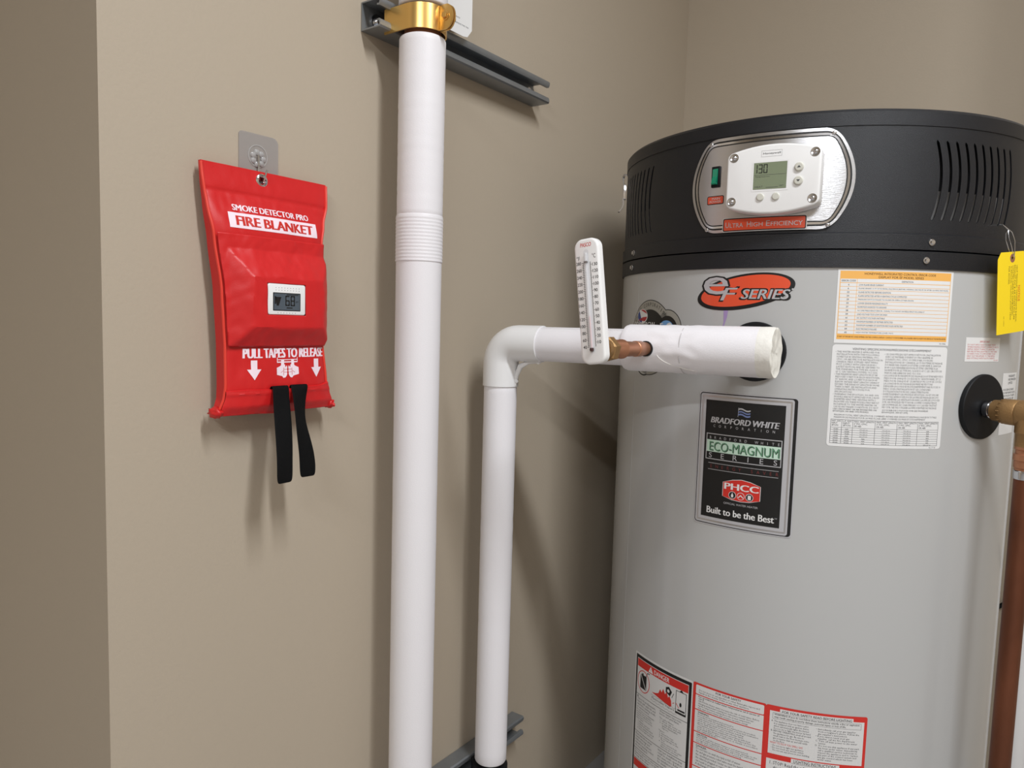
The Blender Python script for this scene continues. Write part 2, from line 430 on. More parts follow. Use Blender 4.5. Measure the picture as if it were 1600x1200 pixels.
def seg7(P, m, L, x, y, w, h, t, d):
    g = .35
    seg = {'a': (x+g, y+h-t, x+w-g, y+h), 'g': (x+g, y+h/2-t/2, x+w-g, y+h/2+t/2), 'd': (x+g, y, x+w-g, y+t), 'f': (x, y+h/2+g, x+t, y+h-g), 'e': (x, y+g, x+t, y+h/2-g), 'b': (x+w-t, y+h/2+g, x+w, y+h-g), 'c': (x+w-t, y+g, x+w, y+h/2-g)}
    for k in {'0': 'abcdef', '1': 'bc', '3': 'abcdg', '6': 'acdefg', '8': 'abcdefg'}[d]: P.rect(m, L, *seg[k])
for i, d in enumerate('130'): seg7(T, DARK, 4, (-27.5, -20.2, -13)[i], 7.5, 5.8, 13, 1.3, d)
T.rect(INK, 4, lx0+1, 4.6, lx1-.5, 5.0)
T.text(DARK, 4, 'Temp', -24.5, 1.2, -16.5, 3.2, bold=.02).text(INK, 4, 'Setpoint', -15.8, 1.2, -3.5, 3.0)
T.text(INK, 4, 'HEAT', -24.5, -13.6, -13, -11.2).text(INK, 4, 'SET', 11, -13.2, 17, -11.2).frame(INK, 4, -8.5, -14, 9, -13.4, .3)
T.frame(mat('print_pale_grey', (178, 178, 178), .5), 3, -17, 31.5, 12.5, 40.5, .35); T.text(INK, 3, 'Honeywell', -14.5, 34, 10.5, 37.6)
tp = T.build('display', ts)
for u, v, ar in ((37.5, 13, 1), (37.5, -6.8, -1)):
    bm = bmesh.new(); lathe(bm, [(.0066, 0), (.0066, .0018), (.0052, .0030), (.0001, .0031)], TM @ Matrix.Translation((u/1000, v/1000, .026)), 28)
    bt = obj('round_button', bm, mat('button_cream', (205, 203, 192), .4), ts)
    P = Print(lambda a, b, o, u=u, v=v: tm(u+a, v+b, 3.2+o), step=None); P.poly(INK, 0, [(-2.6, -1.2*ar), (2.6, -1.2*ar), (0, 1.8*ar)]); P.build('arrow_mark', bt)
for u in (-15.5, 6.8):
    bm = bmesh.new(); lathe(bm, [(.0056, 0), (.0056, .0015), (.0045, .0024), (.0001, .0025)], TM @ Matrix.Translation((u/1000, -.0277, .026)), 28)
    obj('round_button', bm, mat('button_cream', (205, 203, 192), .4), ts)
for u, v in ((-57, 33), (58.5, 33), (-58, -32.5), (58, -33)):
    bm = bmesh.new(); lathe(bm, [(.0066, 0), (.0066, .0005), (.0058, .0006), (.005, .0002), (.0001, .0002)], TM @ Matrix.Translation((u/1000, v/1000, .026)), 24)
    panhead(bm, tm(u, v, .2), hn(TC), .0036); obj('case_screw', bm, CHROME, ts)

# --- stickers
ef = Print(hp, step=5, base=-1.7)
ef.poly(DARK, 0, ell(-94.5, 1146.5, 79.5, 27, 9.5, 56))
ef.poly(ORED, 1, ell(-94.5, 1147.8, 72.5, 22.5, 9.5, 56))
ef.text(DARK, 2, 'e', -164.5, 1140, -116, 1172, bold=.05).text(PSILV, 3, 'e', -162, 1142.3, -118.5, 1169.8, bold=.015)
ef.text(DARK, 2, 'F', -133.5, 1130.5, -100, 1155, bold=.06, shear=.25).text(PSILV, 3, 'F', -131, 1132.8, -103, 1152.6, bold=.03, shear=.25)
ef.text(DARK, 2, 'SERIES', -98.5, 1133.3, -20.5, 1152.3, bold=.14, shear=.25).text(PSILV, 3, 'SERIES', -96.5, 1135.3, -23, 1150.3, bold=.05, shear=.25)
ef.poly(PSILV, 3, ell(-19.5, 1150.5, 1.5, 1.5, 0, 10))
ef.build('series_emblem', heater)
st = Print(hp, step=5, base=-1.85)
st.poly(mat('purple_primer', (163, 140, 186), .35), 0, [(-124.5, 1117), (-116.5, 1118), (-118, 1106), (-121, 1097), (-124, 1086), (-126.8, 1072), (-127.6, 1072), (-126, 1086), (-123.6, 1098)])
st.build('primer_drip', heater)
SGR = mat('seal_grey', (158, 155, 146), .45); NAVY = mat('seal_navy', (38, 62, 130), .4); SKY = mat('seal_blue', (108, 160, 212), .35); SRED = mat('seal_red', (176, 40, 48), .4)
se = Print(hp, step=5, base=-1.8, dl=.06)
for cx, cy, r in ((-288, 1068, 67), (-238, 1083, 35), (-302, 1030, 31)): se.poly(DARK, 0, ell(cx, cy, r, r, 0, 60))
for cx, cy, r in ((-288, 1068, 65.6), (-238, 1083, 33.6)): se.poly(SGR, 1, ell(cx, cy, r, r, 0, 60))
se.poly(BODY, 1, ell(-302, 1031, 29.5, 29.5, 0, 50))
se.arc_text(DARK, 2, 'WHITE CORPORATION', -288, 1068, 59, 6.5, 150, 42)
se.poly(DARK, 3, ell(-288, 1068, 50, 50, 0, 56)); se.poly(DARK, 3, ell(-238, 1080, 26, 27, 0, 40))
se.poly(WHITE, 4, ell(-314, 1106, 18.6, 12.6, 0, 36))
se.poly(NAVY, 5, ell(-314, 1106, 17.6, 11.6, 0, 18, 130, 270)); se.poly(SRED, 5, ell(-314, 1106, 17.6, 11.6, 0, 18, 20, 110)); se.poly(SRED, 5, [(-330, 1098), (-304, 1096.8), (-299, 1101), (-297, 1105), (-312, 1104), (-322, 1101)])
se.text(WHITE, 4, 'COMMERCIAL', -346, 1087.5, -270, 1095.5, bold=.03, shear=.2)
se.poly(SKY, 4, ell(-240, 1086, 18, 13, 0, 36)); se.poly(WHITE, 5, ell(-233, 1090, 7, 5, 20, 20)); se.text(WHITE, 6, 'E', -256, 1083, -248, 1094, bold=.03)
se.build('certification_seal', heater)

bd = Print(hp, step=6, base=-1.5, dl=.1)
bd.rect(PSILV, 0, -159, 766, 0, 985, 5).rect(DARK, 1, -157.6, 767.6, -1.6, 983.6, 5).rect(PSILV, 2, -156.3, 769, -6.5, 982, 4)
bd.frame(SILVER, 3, -153.5, 772, -9, 979, 2.5, 2).rect(DARK, 4, -146, 779.5, -18.5, 972)
FL = mat('flag_blue', (110, 124, 170), .4)
for k, (y, h) in enumerate(((959.5, 2.2), (955, 2.2), (950.5, 2.6))):
    pts = [(-91+19.5*i/8, y+1.4*sin(i/8*2*pi)-i*.1) for i in range(9)]
    bd.poly(FL if k else PSILV, 5, pts+[(a, b+h) for a, b in pts[::-1]])
bd.line(PSILV, 5, (-91, 948.5), (-90.2, 963.5), .6)
bd.text(PSILV, 5, 'BRADFORD', -136, 935.3, -70.5, 944.8, bold=.08, shear=.22).text(PSILV, 5, 'WHITE', -66.5, 935.3, -26.5, 944.8, bold=.08, shear=.22)
for i, c in enumerate('CORPORATION'): bd.ch(PSILV, 5, c, -129.5+9.5*i, 928.2, 932.2)
GRN = mat('print_green', (92, 140, 108), .35); MINT = mat('print_mint', (196, 222, 204), .35)
bd.frame(PSILV, 5, -142.5, 875, -21, 917.5, 1.3).rect(MINT, 5, -141, 887.5, -22.5, 907)
for i, c in enumerate('BRADFORD WHITE'):
    if c != ' ': bd.ch(PSILV, 5, c, -135.2+8.4*i, 908.8, 913)
bd.text(DARK, 6, 'ECO-MAGNUM', -135.4, 889, -23.8, 903.6, bold=.004).text(GRN, 7, 'ECO-MAGNUM', -136.4, 889.8, -24.8, 904.4, bold=.004)
for i, c in enumerate('SERIES'): bd.ch(PSILV, 6, c, -134+20.9*i, 877.8, 886, bold=.01, wide=1.25)
MAR = mat('print_maroon', (112, 46, 46), .4)
for z in (869, 858.6): bd.line(PSILV, 5, (-137, z), (-24, z), .7)
for i, c in enumerate('ENERGY SAVER'):
    if c != ' ': bd.ch(MAR, 5, c, -131.5+9.6*i, 861.2, 866.6)
ph = [(-110.5+62*t, 0) for t in ()]
def phx(e): return [(-110+e, 818), (-94, 813.5+e), (-79.5, 812.3+e), (-65, 813.5+e), (-49-e, 818), (-49-e, 841), (-65, 846.5-e), (-79.5, 848.6-e), (-94, 846.5-e), (-110+e, 841)]
bd.poly(LWHITE, 5, phx(0)).poly(RED, 6, phx(.9)).text(WHITE, 7, 'PHCC', -106.5, 830.2, -52.5, 840.6, bold=.1)
for k, c in enumerate((-93.2, -79.5, -65.8)):
    bd.poly(WHITE, 7, ell(c, 821.6, 6.1, 6.1, 0, 24)).poly(RED if k == 1 else DARK, 8, ell(c, 821.6, 5.4, 5.4, 0, 24))
bd.poly(WHITE, 9, [(-93.2, 826), (-91.2, 821), (-91.6, 818.6), (-93.2, 817.8), (-94.8, 818.6), (-95.2, 821)])
bd.poly(WHITE, 9, [(-84, 819.5), (-79.5, 824), (-75, 819.5), (-76.5, 819), (-79.5, 822), (-82.5, 819)])
bd.rect(WHITE, 9, -68.3, 818, -63.3, 825, 1)
bd.text(PSILV, 5, 'OFFICIAL WATER HEATER', -107, 805.4, -52, 808.6)
bd.text(WHITE, 5, 'Built to be the Best', -135.5, 786.2, -27, 797, bold=.05).text(PSILV, 5, 'TM', -26, 793, -22.5, 795)
bd.build('brand_badge', heater)

er = Print(hp, step=7, base=-1.7)
er.rect(WHITE, 0, 42.8, 1071.5, 216, 1181).rect(ORANGE, 1, 46, 1077.2, 212, 1178.8)
BRN = mat('ink_brown', (74, 46, 24), .5)
er.text(BRN, 2, 'HONEYWELL INTEGRATED CONTROL ERROR CODE', 80, 1173.2, 186, 1176.4, bold=.02).text(BRN, 2, 'DISPLAY FOR EF MODEL SERIES', 100, 1168.4, 167, 1171.6, bold=.02)
er.rect(WHITE, 2, 47, 1161.6, 69.6, 1167).rect(WHITE, 2, 70.2, 1161.6, 211, 1167).text(INK, 3, 'ERROR CODE', 48.5, 1163, 68, 1165.6, bold=.02).text(INK, 3, 'DEFINITION', 134, 1162.8, 151, 1165.2, bold=.02)
rows = [('4', 'LOW FLAME SENSE CURRENT'), ('6', 'FLAME SENSED OUT OF NORMAL SEQUENCE (BEFORE OPENING GAS VALVE OR AFTER CLOSING GAS VALVE)'), ('23', 'FLAME DETECTED BEFORE IGNITION'), ('24', 'FLAME DETECTED AFTER A HEATING CYCLE COMPLETED'), ('29', 'PRESSURE SWITCH FAILED TO CLOSE OR OPEN (OTHER DRAIN)'), ('33', 'LOWER SENSOR READINGS FAULTY'), ('37', 'FLAME ROD SHORTED TO GROUND'), ('58', 'AC LINE FREQUENCY ERROR - SIGNAL TOO NOISY OR FREQUENCY INCORRECT'), ('59', 'LINE VOLTAGE TOO LOW OR HIGH'), ('61', 'DC OUTPUT VOLTAGE UNSTABLE'), ('62', 'MAXIMUM NUMBER OF RETRIES DETECTED'), ('63', 'MAXIMUM NUMBER OF IGNITION RECYCLES DETECTED'), ('64', 'ELECTRONICS FAILURE'), ('65', 'HIGH WATER TEMPERATURE (OVER 190 F)')]
for i, (c, t) in enumerate(rows):
    z = 1155.9-5.42*i
    er.rect(WHITE, 2, 47, z, 69.6, z+4.8).rect(WHITE, 2, 70.2, z, 211, z+4.8)
    er.text(INK, 3, c, 58.3, z+1.1, None, z+3.6, bold=.03, al='c').text(INK, 3, t, 73, z+1.1, min(73+len(t)*1.52, 209.5), z+3.5)
er.text(BRN, 2, 'IF ANY OF THE ABOVE CODES APPEARS ON THE CONTROL DISPLAY, CONTACT YOUR PLUMBER OR QUALIFIED SERVICE AGENT FOR SERVICE AT THE WATER HEATER', 47.5, 1079.8, 210.5, 1082.4, bold=.02)
er.text(INK, 2, '42-17046', 200, 1073.4, 211, 1075.2)
er.build('error_code_label', heater)

ve = Print(hp, step=7, base=-1.75)
ve.rect(WHITE, 0, 41.6, 915.5, 215.6, 1069.3, 5)
ve.text(INK, 1, 'VENTING SPECIFICATIONS/PRÉCISIONS D\'ÉCHAPPEMENT', 70, 1061.6, 188, 1065.8, bold=.02)
cl = ['• THIS WATER HEATER IS APPROVED FOR', '  INSTALLATION WITH THE FOLLOWING', '  SCHEDULE 40 VENTING MATERIAL: PVC,', '  CPVC, OR ABS PIPE. FOR INSTALLATIONS IN', '  CANADA, FIELD SUPPLIED VENT PIPING', '  MUST COMPLY WITH CAN/CSA B149.1', '  (LATEST EDITION) AND BE CERTIFIED TO', '  THE STANDARD FOR TYPE BH, CLASS II,', '  65°C, GAS VENTING SYSTEMS, ULC S636.', '• THE MAXIMUM VENT LENGTH MUST BE', '  REDUCED 5 FEET FOR EACH ADDITIONAL', '  90° ELBOW, AND 2.5 FEET FOR EACH 45°', '  ELBOW. INTAKE VENT LENGTH CANNOT', '  EXCEED THE EXHAUST LENGTH BY MORE', '  THAN 10 FEET. SEE INSTALLATION AND', '  OPERATING INSTRUCTIONS FOR', '  SPECIFICATIONS.', '• WARNING! THE EF100T(250, 300 AND 399)', '  MODELS ARE NOT APPROVED FOR 2 INCH', '  DIAMETER VENT PIPE. VENTING WITH 2', '  INCH PIPE ON THESE MODELS MAY RESULT', '  IN DAMAGE TO THE WATER HEATER OR', '  CAUSE AN UNSAFE CONDITION. DO NOT']
cr = ['• CE CHAUFFE-EAU EST APPROUVÉ POUR L\'INSTALLATION', '  AVEC LE MATÉRIEL D\'EVENT DU PROGRAMME 40', '  SUIVANTS: PVC, CPVC, OU PIPE D\'ABS. POUR DES', '  INSTALLATIONS AU CANADA, LA TUYAUTERIE DE PASSAGE', '  FOURNIE PAR CHAMP DOIT ÊTRE CONFORME À CAN/CSA', '  B149.1 (LA DERNIÈRE ÉDITION) ET ÊTRE CERTIFIÉE À LA', '  NORME POUR LE TYPE BH, CLASSE II, 65°C, LES CIRCUITS DE', '  MISE À L\'AIR LIBRE DE GAZ, ULC S636.', '• LA LONGUEUR MAXIMUM DE PASSAGE DOIT ÊTRE RÉDUITE 5', '  PIEDS POUR CHAQUE COUDE DE 90° ADDITIONNEL, ET 2.5', '  PIEDS POUR CHAQUE 45°. ÉCARTEZ D\'UN COUP DE COUDE', '  LA LONGUEUR DE PASSAGE DE PRISE NE PEUT PAS', '  DÉPASSER LA LONGUEUR D\'ÉCHAPPEMENT PAR PLUS DE 10', '  PIEDS. VOIR L\'INSTALLATION ET LES CONSIGNES', '  D\'UTILISATION POUR DES CARACTÉRISTIQUES.', '• AVERTISSEMENT! LES MODÈLES EF100T(250, 300 ET 399) NE', '  SONT PAS APPROUVÉS POUR LA PIPE DE PASSAGE DE 2 PO', '  DE DIAMÈTRE. LA VENTILATION AVEC LA PIPE DE 2 POUCES', '  SUR CES MODÈLES PEUT AVOIR COMME CONSÉQUENCE', '  LES DOMMAGES AU CHAUFFE-EAU OU CAUSER UN ÉTAT', '  PEU SÛR. NE PAS UTILISER LA PIPE D\'ENTRÉE DE PASSAGE']
ve.text(INK, 1, '\n'.join(cl), 46.5, 974.6, 114, 1060)
ve.text(INK, 1, 'USE 2 INCH VENT OR AIR INTAKE PIPE ON\nEF100T(250, 300 AND 399) MODELS.', 48, 967.2, 110, 973.4, bold=.03)
ve.text(INK, 1, '\n'.join(cr), 116, 976, 211, 1059)
ve.text(INK, 1, "OU D'AIR DE 2 POUCES SUR LES MODÈLES\nEF100T(250, 300 ET 399).", 118, 968, 190, 974.6, bold=.03)
ve.text(INK, 1, 'MAXIMUM TOTAL VENT LENGTH FOR COMBINED INTAKE AND EXHAUST VENTING/LONGUEUR TOTALE\nMAXIMUM DE PASSAGE POUR LA MISE À L\'AIR LIBRE COMBINÉE DE PRISE ET D\'ÉCHAPPEMENT', 50, 958.6, 205, 964.8)
ve.frame(INK, 1, 45.8, 920, 209.5, 956.6, .5)
for x in (61.7, 77.3, 109.6, 142.5, 174.8): ve.rect(INK, 1, x-.25, 920, x+.25, 956.6)
for k in range(7): ve.rect(INK, 1, 45.8, 923.4+3.45*k, 209.5, 923.8+3.45*k)
for k, (a, b) in enumerate(((46.5, 61), (62.5, 76.5), (78, 109), (110.5, 141.8), (143.2, 174), (175.5, 209))):
    ve.text(INK, 2, ('NAT. GAS\nINPUT\n(BTU/h)', 'L.P. GAS\nINPUT\n(BTU/h)', 'MAX. VENT LENGTH\n2" PVC, CPVC,\nOR ABS', 'MAX. VENT LENGTH\n3" PVC, CPVC,\nOR ABS', 'MAX. VENT LENGTH\n4" PVC, CPVC,\nOR ABS', 'MAX. VENT LENGTH\n6" PVC, CPVC,\nOR ABS')[k], a+1, 946, b-1, 955.5)
    for r in range(7):
        ve.text(INK, 2, (('125,000', '150,000', '175,000', '199,000', '250,000', '300,000', '399,000')[r] if k == 0 else ('N/A', '150,000', '175,000', 'N/A', '250,000', '300,000', '390,000')[r] if k == 1 else 'N/A' if (k == 2 and r > 3) or (k == 5 and r < 6) else '%d ft. (%d.%d m)' % ((55, 55, 45, 45, 75, 75, 75)[r]+(k-2)*60, 16+r+k*9, r+1)), (a+b)/2, 941-3.46*r, None, 942.9-3.46*r, al='c')
ve.text(INK, 1, '42-17135', 196, 916.6, 207, 918.4)
ve.build('venting_label', heater)

PINK = mat('ink_red_faded', (206, 108, 108), .5)
sl = Print(hp, step=7, base=-1.8)
sl.rect(WHITE, 0, 249.5, 1048.5, 333, 1085.3)
sl.text(PINK, 1, 'IMPORTANT', 280, 1077.5, 304, 1080.6, bold=.02)
sl.text(PINK, 1, 'DO NOT APPLY HEAT TO HEAT TRAPS\nWHEN MAKING SWEAT CONNECTIONS TO\nNIPPLE. SWEAT TUBING TO ADAPTER\nBEFORE FITTING ADAPTER TO THE TANK\nCONNECTION. IT IS IMPORTANT THAT\nHEAT NOT BE APPLIED TO THE NIPPLE\nAND FITTINGS WITH PLASTIC INSERTS.', 253.5, 1052.5, 330, 1075.5)
sl.text(PINK, 1, '42-1697', 318, 1049.6, 331, 1051.6)
sl.build('caution_label', heater)
rl = Print(hp, step=7, base=-1.8)
rl.rect(WHITE, 0, 353.5, 931, 424, 1030)
rl.text(INK, 1, 'WARRANTY\nINFORMATION\nLIMITED', 376, 1012, 418, 1027)
rl.text(INK, 1, 'FOR SERVICE PARTS\nOR INFORMATION ON\nTHIS PRODUCT REFER\nTO THE MODEL AND\nSERIAL NUMBER.', 357, 982, 418, 1005)
rl.text(INK, 1, 'CALL YOUR\nINSTALLER', 357, 950, 395, 962)
rl.build('service_label', heater)

dn = Print(hp, step=7, base=-1.75)
dn.rect(LWHITE, 0, -284.5, 180, -144.2, 492.5, 3).rect(DARK, 1, -281.5, 183, -146.5, 488.5, 1.5).rect(LWHITE, 2, -277, 187, -152, 482.5)
dn.rect(RED, 3, -276.3, 467.3, -152.7, 481.5)
dn.poly(WHITE, 4, [(-244.5, 469), (-232.5, 469), (-238.5, 480)]).rect(RED, 5, -239, 472.8, -238, 477).rect(RED, 5, -239, 470.4, -238, 471.6)
dn.text(WHITE, 4, 'DANGER', -229.5, 469.6, -193, 478, bold=.03)
dn.poly(RED, 3, ell(-257.5, 443.5, 17.5, 20.5, 0, 36), ell(-257.5, 443.5, 16, 19, 0, 36)).rect(DARK, 3, -266.5, 430, -249, 456, 1).rect(DARK, 3, -262, 456, -258, 458.5)
dn.line(DARK, 3, (-251, 455), (-247, 464), 1.5).line(DARK, 3, (-247, 464), (-241, 464.5), 1.5).line(WHITE, 4, (-266, 456), (-250, 431), 1.3)
dn.poly(RED, 3, [(-234, 436), (-189, 428.5), (-186, 431), (-187, 440), (-191, 447), (-194, 443), (-198, 452), (-201, 446), (-206, 454), (-209, 446), (-213, 450), (-217, 441), (-224, 438)])
dn.poly(DARK, 3, [(-200, 451), (-190, 447), (-186, 456), (-193, 463), (-200, 460)]).poly(LWHITE, 4, ell(-194, 455, 2.8, 3, 0, 12)).line(DARK, 3, (-186, 446), (-182, 455), 1)
dn.frame(DARK, 3, -177.5, 423.5, -155.5, 464, 1).poly(DARK, 3, [(-170, 464), (-162, 464), (-166, 468)]).rect(DARK, 4, -177.5, 423.5, -155.5, 427).poly(DARK, 4, ell(-167, 441, 2.2, 4, 0, 14)).rect(DARK, 4, -173, 429, -158, 432)
dn.line(RED, 3, (-177, 441), (-170, 434), 1.2).line(RED, 3, (-184, 437), (-180, 439.5), 1)
wv = [(-236+86*i/24*.72, 431+1.1*sin(i*1.7)-.05*i) for i in range(25)]
for p, q in zip(wv, wv[1:]): dn.line(INK, 3, p, q, .35)
for p, q in zip(wv, wv[1:]): dn.line(INK, 3, (p[0], p[1]-10), (q[0], q[1]-10), .35)
dn.text(INK, 3, 'Flammable Vapors', -233, 423.5, -180, 428.5)
for z in (415.3, 344.5, 312, 293): dn.rect(DARK, 3, -277, z-.4, -152, z+.4)
dn.rect(RED, 3, -276.3, 277, -152.7, 291.5).text(WHITE, 4, 'WARNING', -229.5, 279.4, -190, 287.6, bold=.03)
dn.text(INK, 3, '▲', -274, 410, -270, 414)
dn.text(INK, 3, 'Vapors from flammable\nliquids will explode and\ncatch fire causing death\nor severe burns.', -273.5, 390, -222, 410)
dn.text(INK, 3, 'Do not use or store flammable\nproducts such as gasoline,\nsolvents or adhesives in the\nsame room or area near the\nwater heater.', -273.5, 369, -224, 388)
dn.text(INK, 3, '1. Always read and\n2. follow all instructions\n3. keep containers closed\n4. store in approved can', -269, 350, -224, 367)
dn.text(INK, 3, 'Water heater has a main\nburner and pilot flame.', -212, 404, -164, 413)
dn.text(INK, 3, 'The pilot flame:\n 1. which can come on\n 2. at any time and will\n     ignite flammable\n     vapors.', -212, 381, -164, 401)
dn.text(INK, 3, 'Vapors:\n 1. cannot be seen\n 2. are heavier than air\n 3. go a long way on the\n     floor\n 4. can be carried from\n     other rooms to the pilot\n     flame by air currents.', -212, 347, -160, 378)
dn.text(INK, 3, 'Read and follow water\nheater warnings and\ninstructions. If owners\nmanual is missing contact\nthe manufacturer.', -273.5, 316, -222, 342)
dn.text(INK, 3, 'Improper installation may\nresult in unsafe operation\nand cause a fire. Refer to\nthe installation manual\nfor details.', -212, 316, -158, 342)
dn.text(INK, 3, 'Do not store or use near this appliance any\nflammable vapors or liquids of any kind.\nKeep area clear.', -273.5, 296, -160, 310)
dn.text(INK, 3, 'Hot water can scald. Feel the water before\nbathing or showering. Temperature limiting\nvalves are available, see the manual.', -273.5, 235, -160, 270)
dn.build('danger_label', heater)

sf = Print(hp, step=7, base=-1.75)
sf.rect(RED, 0, -143.8, 180, -21.3, 493.2, 3)
prev = 490.5
for z0 in (473.2, 447, 408.5, 388.7, 347.7, 310, 270, 184):
    sf.rect(LWHITE, 1, -138.5, z0+.8, -24.5, prev-.8, 2 if prev > 489 else 0); prev = z0
sf.text(DARK, 2, 'FOR YOUR SAFETY', -103, 484.6, -61, 488.2, bold=.03)
sf.text(INK, 2, 'Do not store or use gasoline or other flammable vapors and\nliquids in the vicinity of this or any other appliance.', -132.5, 475.4, -31, 483)
sf.text(DARK, 2, 'For operation at outlet water temperatures set in excess of\n120°F:', -133, 465.2, -31, 471.8, bold=.03)
sf.text(INK, 2, 'CAUTION: Hotter water increases the risk of scald injury. Before\nchanging temperature setting see instruction manual. Increas-\ning the temperature setting above the preset temperature\nmay cause severe burns and consume excessive energy.', -133, 448.6, -31, 464)
sf.text(DARK, 2, 'WARNING:', -133, 441.8, -113, 445, bold=.03)
sf.text(INK, 2, 'If not properly installed and serviced in\naccordance with the manufacturer\'s instructions the product\ncould expose you to substances in fuel or from fuel combustion\nwhich can cause death or serious illness including\ncancer, birth defects or other reproductive harm.\nThis appliance must be installed in accordance with local\ncodes or, in the absence of local codes, the National Fuel Gas\nCode ANSI Z223.1 (latest edition) or, in Canada, in accordance\nwith CAN/CSA B149.1.', -133, 410.5, -31, 441)
sf.text(DARK, 2, 'CAUTION:', -133, 403.4, -114, 406.6, bold=.03)
sf.text(INK, 2, 'Operation of this water heater is not guaranteed\nin non-potable applications. Any corrosive damage to the\nstorage tank caused by additives will void the warranty.\nSee the instruction manual before servicing.', -133, 390.2, -31, 403)
sf.text(DARK, 2, 'DANGER:', -133, 383.2, -114, 386.6, bold=.03)
sf.text(INK, 2, 'Do not turn on until the tank is full of water.\nAir and gas pressure relief valve must be installed in\nthe opening provided. Under no circumstances should\nthe valve be plugged or removed. Failure to provide a valve\ncan result in property damage, personal injury or death.\nA discharge pipe must be fitted to the valve.', -133, 350.5, -31, 382.5)
sf.text(INK, 2, 'This appliance must be electrically grounded in accordance\nwith local codes or the National Electrical Code.\nDisconnect the power before any service work.', -133, 318, -31, 344)
sf.text(INK, 2, 'Maintain clearance to combustible construction as shown\nin the instruction manual. Provide air for combustion\nand for ventilation at all times.', -133, 280, -31, 305)
sf.build('safety_label', heater)
lg = Print(hp, step=7, base=-1.6)
lg.rect(RED, 0, -21.4, 180, 130, 493.4, 3).rect(LWHITE, 1, -15.5, 413.8, 125.5, 484.5).rect(LWHITE, 1, -.5, 484, 108.5, 489.5)
lg.text(DARK, 2, 'FOR YOUR SAFETY READ BEFORE LIGHTING', 3, 483.8, 106.5, 487.8, bold=.02)
lg.frame(INK, 2, -11, 472, 121, 482, .35)
lg.text(DARK, 3, 'WARNING: If you do not follow these instructions exactly, a fire or explosion\nmay result causing property damage, personal injury or loss of life.', -8.5, 473.2, 118, 481.2, bold=.015)
lg.text(INK, 2, 'A. This appliance does not have a pilot.\n    It is equipped with an ignition device\n    which automatically lights the burner.\n    Do not try to light the burner by hand.\nB. BEFORE OPERATING smell all around\n    the appliance for gas. Be sure to\n    smell next to the floor because some\n    gas is heavier than air and will settle\n    on the floor.', -12.5, 435, 47, 470, bold=.012)
lg.text(RED, 2, 'WHAT TO DO IF YOU SMELL GAS', -13, 431, 36, 434.2, bold=.01)
lg.text(INK, 2, '• Do not try to light any appliance.\n• Do not touch any electric switch.\n   Do not use any phone in your building.', -11, 418.5, 47, 429.5, bold=.012)
lg.text(INK, 2, '• Immediately call your gas supplier\n   from a neighbor\'s phone. Follow the\n   gas supplier\'s instructions.\n• If you cannot reach your gas\n   supplier, call the fire department.\nC. Turn off main power to the water\n    heater.\nD. Do not use this appliance if any part\n    has been under water. Immediately\n    call a qualified service technician to\n    inspect the appliance and to replace\n    any part of the control system and\n    any gas control which has been\n    under water.', 54, 417, 120, 469, bold=.012)
lg.rect(LWHITE, 1, -17, 186, 125.5, 405).rect(LWHITE, 1, 20, 404, 92, 412).text(DARK, 2, 'LIGHTING INSTRUCTIONS', 24, 405.6, 87, 410.8, bold=.01)
lg.text(INK, 2, '1. STOP! Read the safety information above on\n    this label.\n2. Set the control to the lowest setting.\n3. Turn off all electric power to the appliance.\n4. Do not attempt to light the burner by hand.\n5. Turn the gas shutoff valve clockwise to off.\n6. Wait five minutes to clear out any gas.\n7. Open the gas shutoff valve.\n8. Turn on all electric power to the appliance.', -12.5, 330, 100, 402, bold=.012)
lg.build('lighting_label', heater)
# rubber seals round the two water nipples
for s_, z_, r_ in ((-69.5, 1053.5, .0465), (295.5, 979, .0505)):
    bm = LA([(r_, -.004), (r_, .0022), (r_-.0012, .0034), (.018, .0042), (.016, .0042)], axis_frame(hp(s_, z_, -.5), hn(s_)), 56); obj('pipe_seal', bm, BLKG, heater)

# ------------------------------------------------------------------ steel channels on the pipe wall
def channel(name, x0, x1, z0, depth, label):
    h, t, lip = .0413, .0026, .0095
    y0 = YA-.0005; y1 = y0-depth
    q = t/2; r = .003
    prof = [(y1+.0075, z0+lip), (y1+r, z0+lip+.0008), (y1+q, z0+lip-r), (y1+q, z0+r), (y1+r, z0+q), (y0-q, z0+q), (y0-q, z0+h-q), (y1+r, z0+h-q), (y1+q, z0+h-r), (y1+q, z0+h-lip+r), (y1+r, z0+h-lip-.0008), (y1+.0075, z0+h-lip)]
    bm = bmesh.new()
    va = [bm.verts.new((x0, y, z)) for y, z in prof]; vb = [bm.verts.new((x1, y, z)) for y, z in prof]
    for i in range(len(prof)-1): bm.faces.new((va[i], va[i+1], vb[i+1], vb[i]))
    root = thing(name, ((x0+x1)/2, y0, z0), label, 'strut channel')
    o = obj('rail', bm, STEEL, root, angle=50); sheet(o, t)
    for x in (x0+.028, x1-.018):
        bm = bmesh.new(); lathe(bm, [(.0115, 0), (.0115, .002), (.006, .0022)], axis_frame((x, y0-t, z0+h/2), (0, -1, 0)), 28)
        lathe(bm, [(.0068, .002), (.0068, .005), (.005, .0072), (.0015, .0078), (.0001, .0078)], axis_frame((x, y0-t, z0+h/2), (0, -1, 0)), 20)
        obj('anchor_bolt', bm, CHROME, root)
    return root
channel('strut_channel', .7645, 1.205, 1.5068, .0405, 'grey slotted steel strut high on the wall behind the brass-coloured clamp')
channel('strut_channel', .74, 1.198, .2405, .030, 'grey steel strut low on the wall behind the shorter white pipe')

